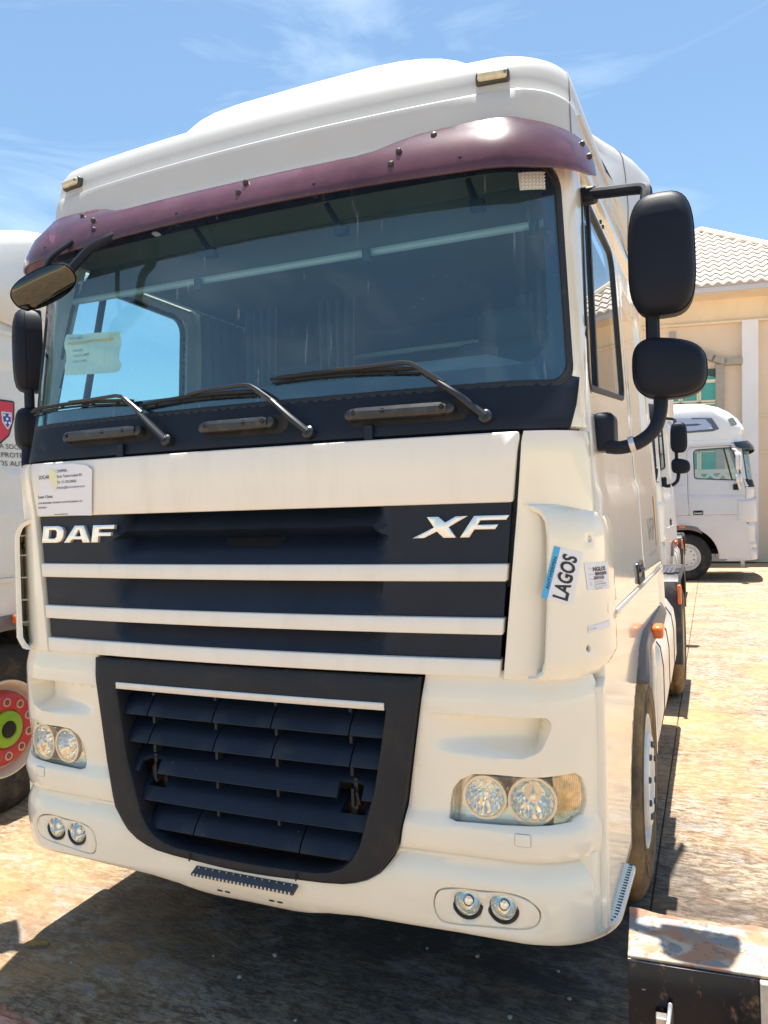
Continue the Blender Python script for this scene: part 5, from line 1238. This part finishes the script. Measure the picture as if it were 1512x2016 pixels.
def build_other(name, loc, rotz, label, P, sides, roofkind='space', wheels=None, extras=None, fronts=True):
    T = empty(name,loc,rotz,label,'truck','trucks parked in the yard')
    if fronts:
        e = hood_edge
        for z0,z1,m in ((1.766,1.978,P['hood']),(1.584,1.766,GRILLE),(1.531,1.584,P['hood']),(1.422,1.531,GRILLE),(1.371,1.422,P['hood']),(1.297,1.371,GRILLE),(1.244,1.297,P['hood'])):
            panel('hood_panel' if m is not GRILLE else 'grille_panel', [(-e(z0),z0),(e(z0),z0),(e(z1),z1),(-e(z1),z1)], HOOD.raw, m, T, res=.15, thick=.03, rim=.003)
        bumper(T,P,False); screen(T,P,False); visor(T,P)
        MB().box((0,.06,.9),(1.25,.05,.72)).build('lower_grille', GRILLE, T, bevel=.02)
    roof(T,P,roofkind)
    for s in sides:
        corner(T,P,s,False); bumper_upper(T,P,s,False); cab_side(T,P,s,False); mirrors(T,P,s); arch_band(T,s)
        if not P.get('rear'): gap_fairing(T,P,s)
        if not fronts: lower_side(T,P,False,s)
    chassis(T,P,tuple(sides))
    MB().box((0,P.get('rear',2.2)-.03,2.15),(2.24,.02,1.50)).build('rear_wall', INTG, T, smooth=False)
    for x in (.6,-.6): MB().box((x,1.30,2.1),(.5,.16,.9)).build('seat', INTG, T, bevel=.05)
    for s in sides:
        wheel(T,1.175,1.38,s,tyre=TYREC,detail=False,**(wheels or {})); wheel(T,1.235,5.18,s,name='rear_wheel',recess=True,detail=False)
    return T

# the white truck alongside on the left: red and green wheel, red crest on the sleeper
WP = mat('alongside_paint',(.80,.785,.75),.3,coat=.5,var=.03,dirt=(.55,.47,.36),dscale=(2,2,2),damt=.25)
RED = mat('red_wheel_paint',(.45,.03,.04),.4,var=.1,vscale=14,dirt=(.3,.18,.12),dscale=(12,12,12),damt=.4); GRN = mat('green_hub_paint',(.22,.42,.02),.4,var=.12,vscale=14)
P2 = dict(paint=WP,hood=WP,roof=WP,side=WP,mirror=MIRP,visor=BLACK,rear=1.80)
T2 = build_other('tractor_truck',(-3.60,-.30,0),0,'white tractor truck with a red crest and red and green wheel, at the left edge',P2,(1,),wheels=dict(rim=mat('cream_rim',(.66,.60,.50),.5,var=.1),hub=RED,nut=mat('rusty_nut',(.20,.10,.04),.7,var=.3)))
MB().lathe([(.05,.020),(.06,.024),(.085,.018),(.105,.012),(.112,-.004)],(1.178,1.38,.505),(1,0,0),32).build('hub_cap', GRN, T2)
MB().lathe([(.0005,.030),(.03,.030),(.046,.026),(.052,.012)],(1.178,1.38,.505),(1,0,0),20).build('hub_centre', DARK, T2)
for k in range(10):
    a = 2*math.pi*(k+.5)/10; MB().lathe([(.0165,.014),(.026,.013),(.028,.006)],(1.177,1.38+math.cos(a)*.160,.505+math.sin(a)*.160),(1,0,0),14).build('nut_ring', mat('nut_ring',(.62,.36,.33),.35,metal=.3), T2)
fs2 = lambda y,z: side_fn(y,z)-Vector((.012,0,0))
cy,cz = 1.455,2.36
sh = [(cy-.17,cz+.13),(cy+.085,cz+.13),(cy+.075,cz+.02),(cy+.03,cz-.09),(cy-.045,cz-.15),(cy-.12,cz-.09),(cy-.165,cz+.02)]
cr0 = panel('crest', rnd(sh,.012,3), fs2, mat('crest_black',(.03,.03,.05),.4), T2, res=.05, thick=0, rim=0, off=.004)
panel('crest_field', inset(rnd(sh,.012,3),.012), fs2, mat('crest_red',(.66,.04,.08),.4), cr0, res=.05, thick=0, rim=0, off=.006)
sh2 = [(cy-.02,cz+.055),(cy+.055,cz+.055),(cy+.05,cz-.01),(cy+.018,cz-.055),(cy-.016,cz-.01)]
panel('crest_shield', rnd(sh2,.006,3), fs2, PAPER, cr0, res=.05, thick=0, rim=0, off=.008)
panel('crest_shield_blue', inset(rnd(sh2,.006,3),.008), fs2, mat('crest_blue',(.03,.08,.40),.4), cr0, res=.05, thick=0, rim=0, off=.0095)
for dy,dz in ((-.002,.035),(.036,.035),(.017,.012),(.004,-.012),(.031,-.012)): panel('crest_dot', circ(cy+dy,cz+dz,.009,10), fs2, PAPER, cr0, res=.05, thick=0, rim=0, off=.011)
writing([('A SOCIEDADE',cy-.045,2.190,.030,.29,0,0),('PROTEGE',cy-.035,2.138,.030,.22,0,0),('OS AUTOS',cy-.060,2.086,.030,.25,0,0)],fs2,INK,T2,off=.004,name='side_lettering')

# truck parked in the row behind, mostly hidden
P4 = dict(paint=WP,hood=WP,roof=WP,side=WP,mirror=MIRP,visor=BLACK)
build_other('tractor_truck',(-.22,7.6,0),0,'white tractor truck parked directly behind the nearest one, only its mirrors showing',P4,(1,))

# silver truck standing crosswise in front of the building
SP = mat('silver_paint',(.60,.58,.60),.3,metal=.15,coat=.5,var=.03,vscale=2); SP2 = mat('silver_roof_paint',(.70,.71,.74),.3,coat=.5,var=.03,vscale=2)
P3 = dict(paint=SP,hood=SP,roof=SP2,side=SP,mirror=mat('mirror_silver',(.70,.69,.70),.35),visor=mat('dark_visor',(.015,.018,.022),.2,coat=.5))
T3 = build_other('tractor_truck',(2.36,16.7,0),R_(90),'silver tractor truck with blue roof stripes standing crosswise before the building',P3,(-1,),roofkind='super')
STB = mat('stripe_blue',(.36,.44,.66),.35); STD = mat('stripe_dark',(.08,.11,.17),.35)
rs = lambda y,z: Vector((-(1.118+.02*(y-.5)),y,z))
def stripe(poly, m): 
    v = [rs(*p) for p in poly]; k = len(v); o = mk('roof_stripe', [p+Vector((-.004,0,0)) for p in v], [tuple(range(k))], m, T3, False); return o
stripe([(2.2,3.20),(.95,3.20),(.80,3.32),(.95,3.47),(2.2,3.56)],STB)
stripe([(2.2,3.165),(.78,3.19),(.66,3.23),(.78,3.24),(2.2,3.20)],STD); stripe([(.66,3.23),(.78,3.24),(.92,3.46),(.80,3.47)],STD); stripe([(.80,3.47),(.92,3.46),(1.2,3.47),(1.2,3.50)],STD)
stripe([(2.2,3.345),(1.08,3.33),(1.0,3.35),(1.1,3.375),(2.2,3.37)],STD)
panel('roof_lamp', rnd([(.30,3.30),(.42,3.27),(.50,3.42),(.40,3.47)],.03,4), rs, mat('roof_lamp_glass',(.25,.30,.30),.1,coat=.5), T3, res=.05, thick=.01, rim=.004, off=.006)
panel('red_mark', [(1.20,1.575),(1.38,1.575),(1.38,1.595),(1.20,1.595)], side_fn, mat('red_mark',(.5,.03,.06),.5), T3, res=.06, thick=0, rim=0, off=.006, mirror=True)
MB().box((-.95,.05,.95),(.14,.03,.09)).build('headlight', CHROME, T3, bevel=.01)

# ------------------------------------------------------------------ paper, leaf, pebbles, steel beam
pf = lambda u,z: WSW.raw(u,z)+Vector((.0,.020+.006*math.sin(u*38)+.005*math.sin(z*60+u*20),0))
pp = panel('paper_sheet', [(-.862,2.327),(-.79,2.322),(-.70,2.314),(-.60,2.313),(-.572,2.318),(-.556,2.336),(-.570,2.36),(-.572,2.40),(-.565,2.43),(-.570,2.466),(-.66,2.474),(-.76,2.484),(-.866,2.494),(-.872,2.44),(-.862,2.39)], pf, mat('cream_paper',(.74,.76,.66),.8,var=.05,vscale=12), None, res=.02, thick=.0006, rim=0)
tag(pp,'creased cream paper sheet with an orange band taped inside the windscreen','paper')
panel('print_band', [(-.850,2.448),(-.615,2.438),(-.615,2.449),(-.850,2.459)], pf, INKO, pp, res=.03, thick=0, rim=0, off=.0015)
writing([('Socar holland',-.845,2.470,.010,.06,-.04,.01),('DAF XF105',-.830,2.418,.009,.055,-.04,.015),('XLRTE47MS0E',-.830,2.398,.009,.10,-.04,.01),('LAGOS NIGERIA',-.830,2.376,.009,.075,-.04,.01)],pf,INKG,pp,off=.0012)

bm = bmesh.new()
lv = []
for k in range(9):
    t = k/8; wdt = .022*math.sin(math.pi*min(1,t*1.02))**.8; x = -.055+.11*t; lift = .006+.010*math.sin(t*3)
    lv.append((x,wdt,lift+.010)); lv.append((x,0,lift)); lv.append((x,-wdt,lift+.006))
lf = [(k*3+j,(k+1)*3+j,(k+1)*3+j+1,k*3+j+1) for k in range(8) for j in (0,1)]
rl = Matrix.Rotation(.35,3,'Z')
leaf = mk('leaf', [rl@Vector(p)+Vector((-1.10,.070,.001)) for p in lv], lf, mat('dry_leaf',(.33,.20,.05),.6,var=.35,vscale=40,dirt=(.14,.05,.02),dscale=(50,50,50),damt=.8), None, True); so = leaf.modifiers.new('thickness','SOLIDIFY'); so.thickness = .0012
tag(leaf,'dry brown leaf on the shaded concrete at the lower left','leaf')
PB = mat('pale_stone',(.40,.37,.33),.85,var=.15,vscale=40)
for k,(x,y) in enumerate(((-.195,.187),(-.373,.27),(-.142,.355),(-.878,.034),(.126,.046),(.609,.625),(.812,.317),(.919,.636),(.406,.609),(1.151,1.137),(.984,.488))):
    t = random.Random(k); r = t.uniform(.005,.010); bmm = bmesh.new(); bmesh.ops.create_icosphere(bmm, subdivisions=2, radius=r)
    for v in bmm.verts: v.co *= 1+t.uniform(-.22,.22); v.co.z *= .7
    me = bpy.data.meshes.new('pebble'); bmm.to_mesh(me); bmm.free(); me.materials.append(PB); me.polygons.foreach_set('use_smooth',[True]*len(me.polygons))
    o = bpy.data.objects.new('pebble', me); o.location = (x,y,r*.55); COL.objects.link(o)
    tag(o,'small pale pebble on the shaded concrete under the truck bumper','pebble','pebbles under the bumper')

def steel_beam():
    m = bpy.data.materials.new('peeled_black_steel'); m.use_nodes = True; n = m.node_tree.nodes; l = m.node_tree.links; b = n['Principled BSDF']
    geo = n.new('ShaderNodeNewGeometry')
    def nz(sc, d=.4):
        q = n.new('ShaderNodeTexNoise'); q.inputs['Scale'].default_value = sc; q.inputs['Detail'].default_value = 7; q.inputs['Distortion'].default_value = d; l.new(geo.outputs['Position'], q.inputs['Vector']); return q.outputs['Fac']
    def st(src,a,b_):
        q = n.new('ShaderNodeMapRange'); q.inputs['From Min'].default_value = a; q.inputs['From Max'].default_value = b_; l.new(src,q.inputs['Value']); return q.outputs[0]
    def mc(f,a,bb):
        q = n.new('ShaderNodeMix'); q.data_type = 'RGBA'; l.new(f,q.inputs['Factor'])
        for s_,v in (('A',a),('B',bb)):
            if isinstance(v,tuple): q.inputs[s_].default_value = (*v,1)
            else: l.new(v,q.inputs[s_])
        return q.outputs['Result']
    c = mc(st(nz(9,1.0),.47,.53),(.20,.21,.22),(.44,.37,.28)); c = mc(st(nz(7,1.5),.58,.61),c,(.52,.46,.38)); c = mc(st(nz(8,1.2),.47,.58),c,(.36,.18,.10)); c = mc(st(nz(45,.3),.60,.66),c,(.20,.13,.10)); c = mc(st(nz(4,.6),.66,.69),c,(.06,.05,.045))
    l.new(c,b.inputs['Base Color']); b.inputs['Roughness'].default_value = .62
    rust = mat('rusty_plate',(.42,.18,.11),.75,var=.25,vscale=14,dirt=(.62,.45,.34),dscale=(22,22,22),damt=.8)
    blk = mat('glossy_black_steel',(.005,.006,.012),.30,spec=.3,var=.3,vscale=10,dirt=(.26,.14,.08),dscale=(14,14,9),dthr=(.56,.66),damt=.75,specks=((.5,.42,.34),30,.72))
    B = empty('steel_beam',(1.245,-.035,0),R_(4),'rusty peeling steel beam end with a black face and bolt at the lower right','beam')
    z1 = .50
    MB().box((.62,.115,z1-.006),(1.24,.225,.012)).build('top_plate', m, B, bevel=.004)
    MB().box((.165,-.004,z1-.22),(.33,.010,.42)).build('face_plate', blk, B, bevel=.002)
    MB().box((.344,-.010,z1-.22),(.026,.022,.42)).build('edge_strip', mat('worn_edge',(.50,.45,.38),.5,metal=.3,var=.3,vscale=20), B, bevel=.004)
    MB().box((.80,-.002,z1-.22),(.88,.010,.42)).build('rust_plate', rust, B, bevel=.002)
    MB().box((.005,.115,z1-.22),(.010,.235,.42)).build('end_plate', m, B, bevel=.002)
    lp = MB(); lp.loft([[Vector((x,.222,z1-.004)),Vector((x,.235+.004*math.sin(x*40),z1+.004+.0025*math.sin(x*23)+.002*math.sin(x*57+1)+(.010*max(0,1-x/.10)))),Vector((x,.240,z1-.006))] for x in np.linspace(0,1.22,60)],cap0=True,cap1=True); lp.build('bent_lip', rust, B)
    MB().box((.62,.228,z1-.22),(1.2,.010,.42)).build('back_plate', blk, B)
    br = MB(); br.prism([(-.035,-.30),(.020,-.30),(.020,-.12),(.010,-.10),(-.002,-.115),(-.035,-.14)], lambda x,z: Vector((.100+x*.2,-.03+x,z1+z)), lambda x,z: Vector((.112+x*.2,-.03+x,z1+z))); br.box((.085,-.035,z1-.21),(.03,.03,.16)); bo = br.build('bracket', mat('bright_steel',(.60,.56,.52),.35,metal=.8,var=.2,vscale=20), B, bevel=.003)
    MB().lathe([(.0001,.03),(.010,.028),(.012,.02),(.012,-.02)],(.125,-.035,z1-.20),(1,0,0),12).build('bolt', mat('bright_steel'), bo)
    # low rail lying in front
    R = empty('steel_rail',(1.0,-.24,0),R_(5),'pale painted metal rail end at the bottom edge beside the steel beam','rail')
    MB().tube([(.02,0,.34),(.05,-.003,.345),(.30,-.02,.345),(.75,-.05,.34)],[.018,.03,.032,.032],12).build('rail_tube', mat('pale_metal',(.48,.47,.44),.4,metal=.4,var=.2,vscale=12), R)
    MB().box((.55,-.035,.17),(.05,.05,.30)).build('rail_post', mat('pale_metal'), R)
steel_beam()
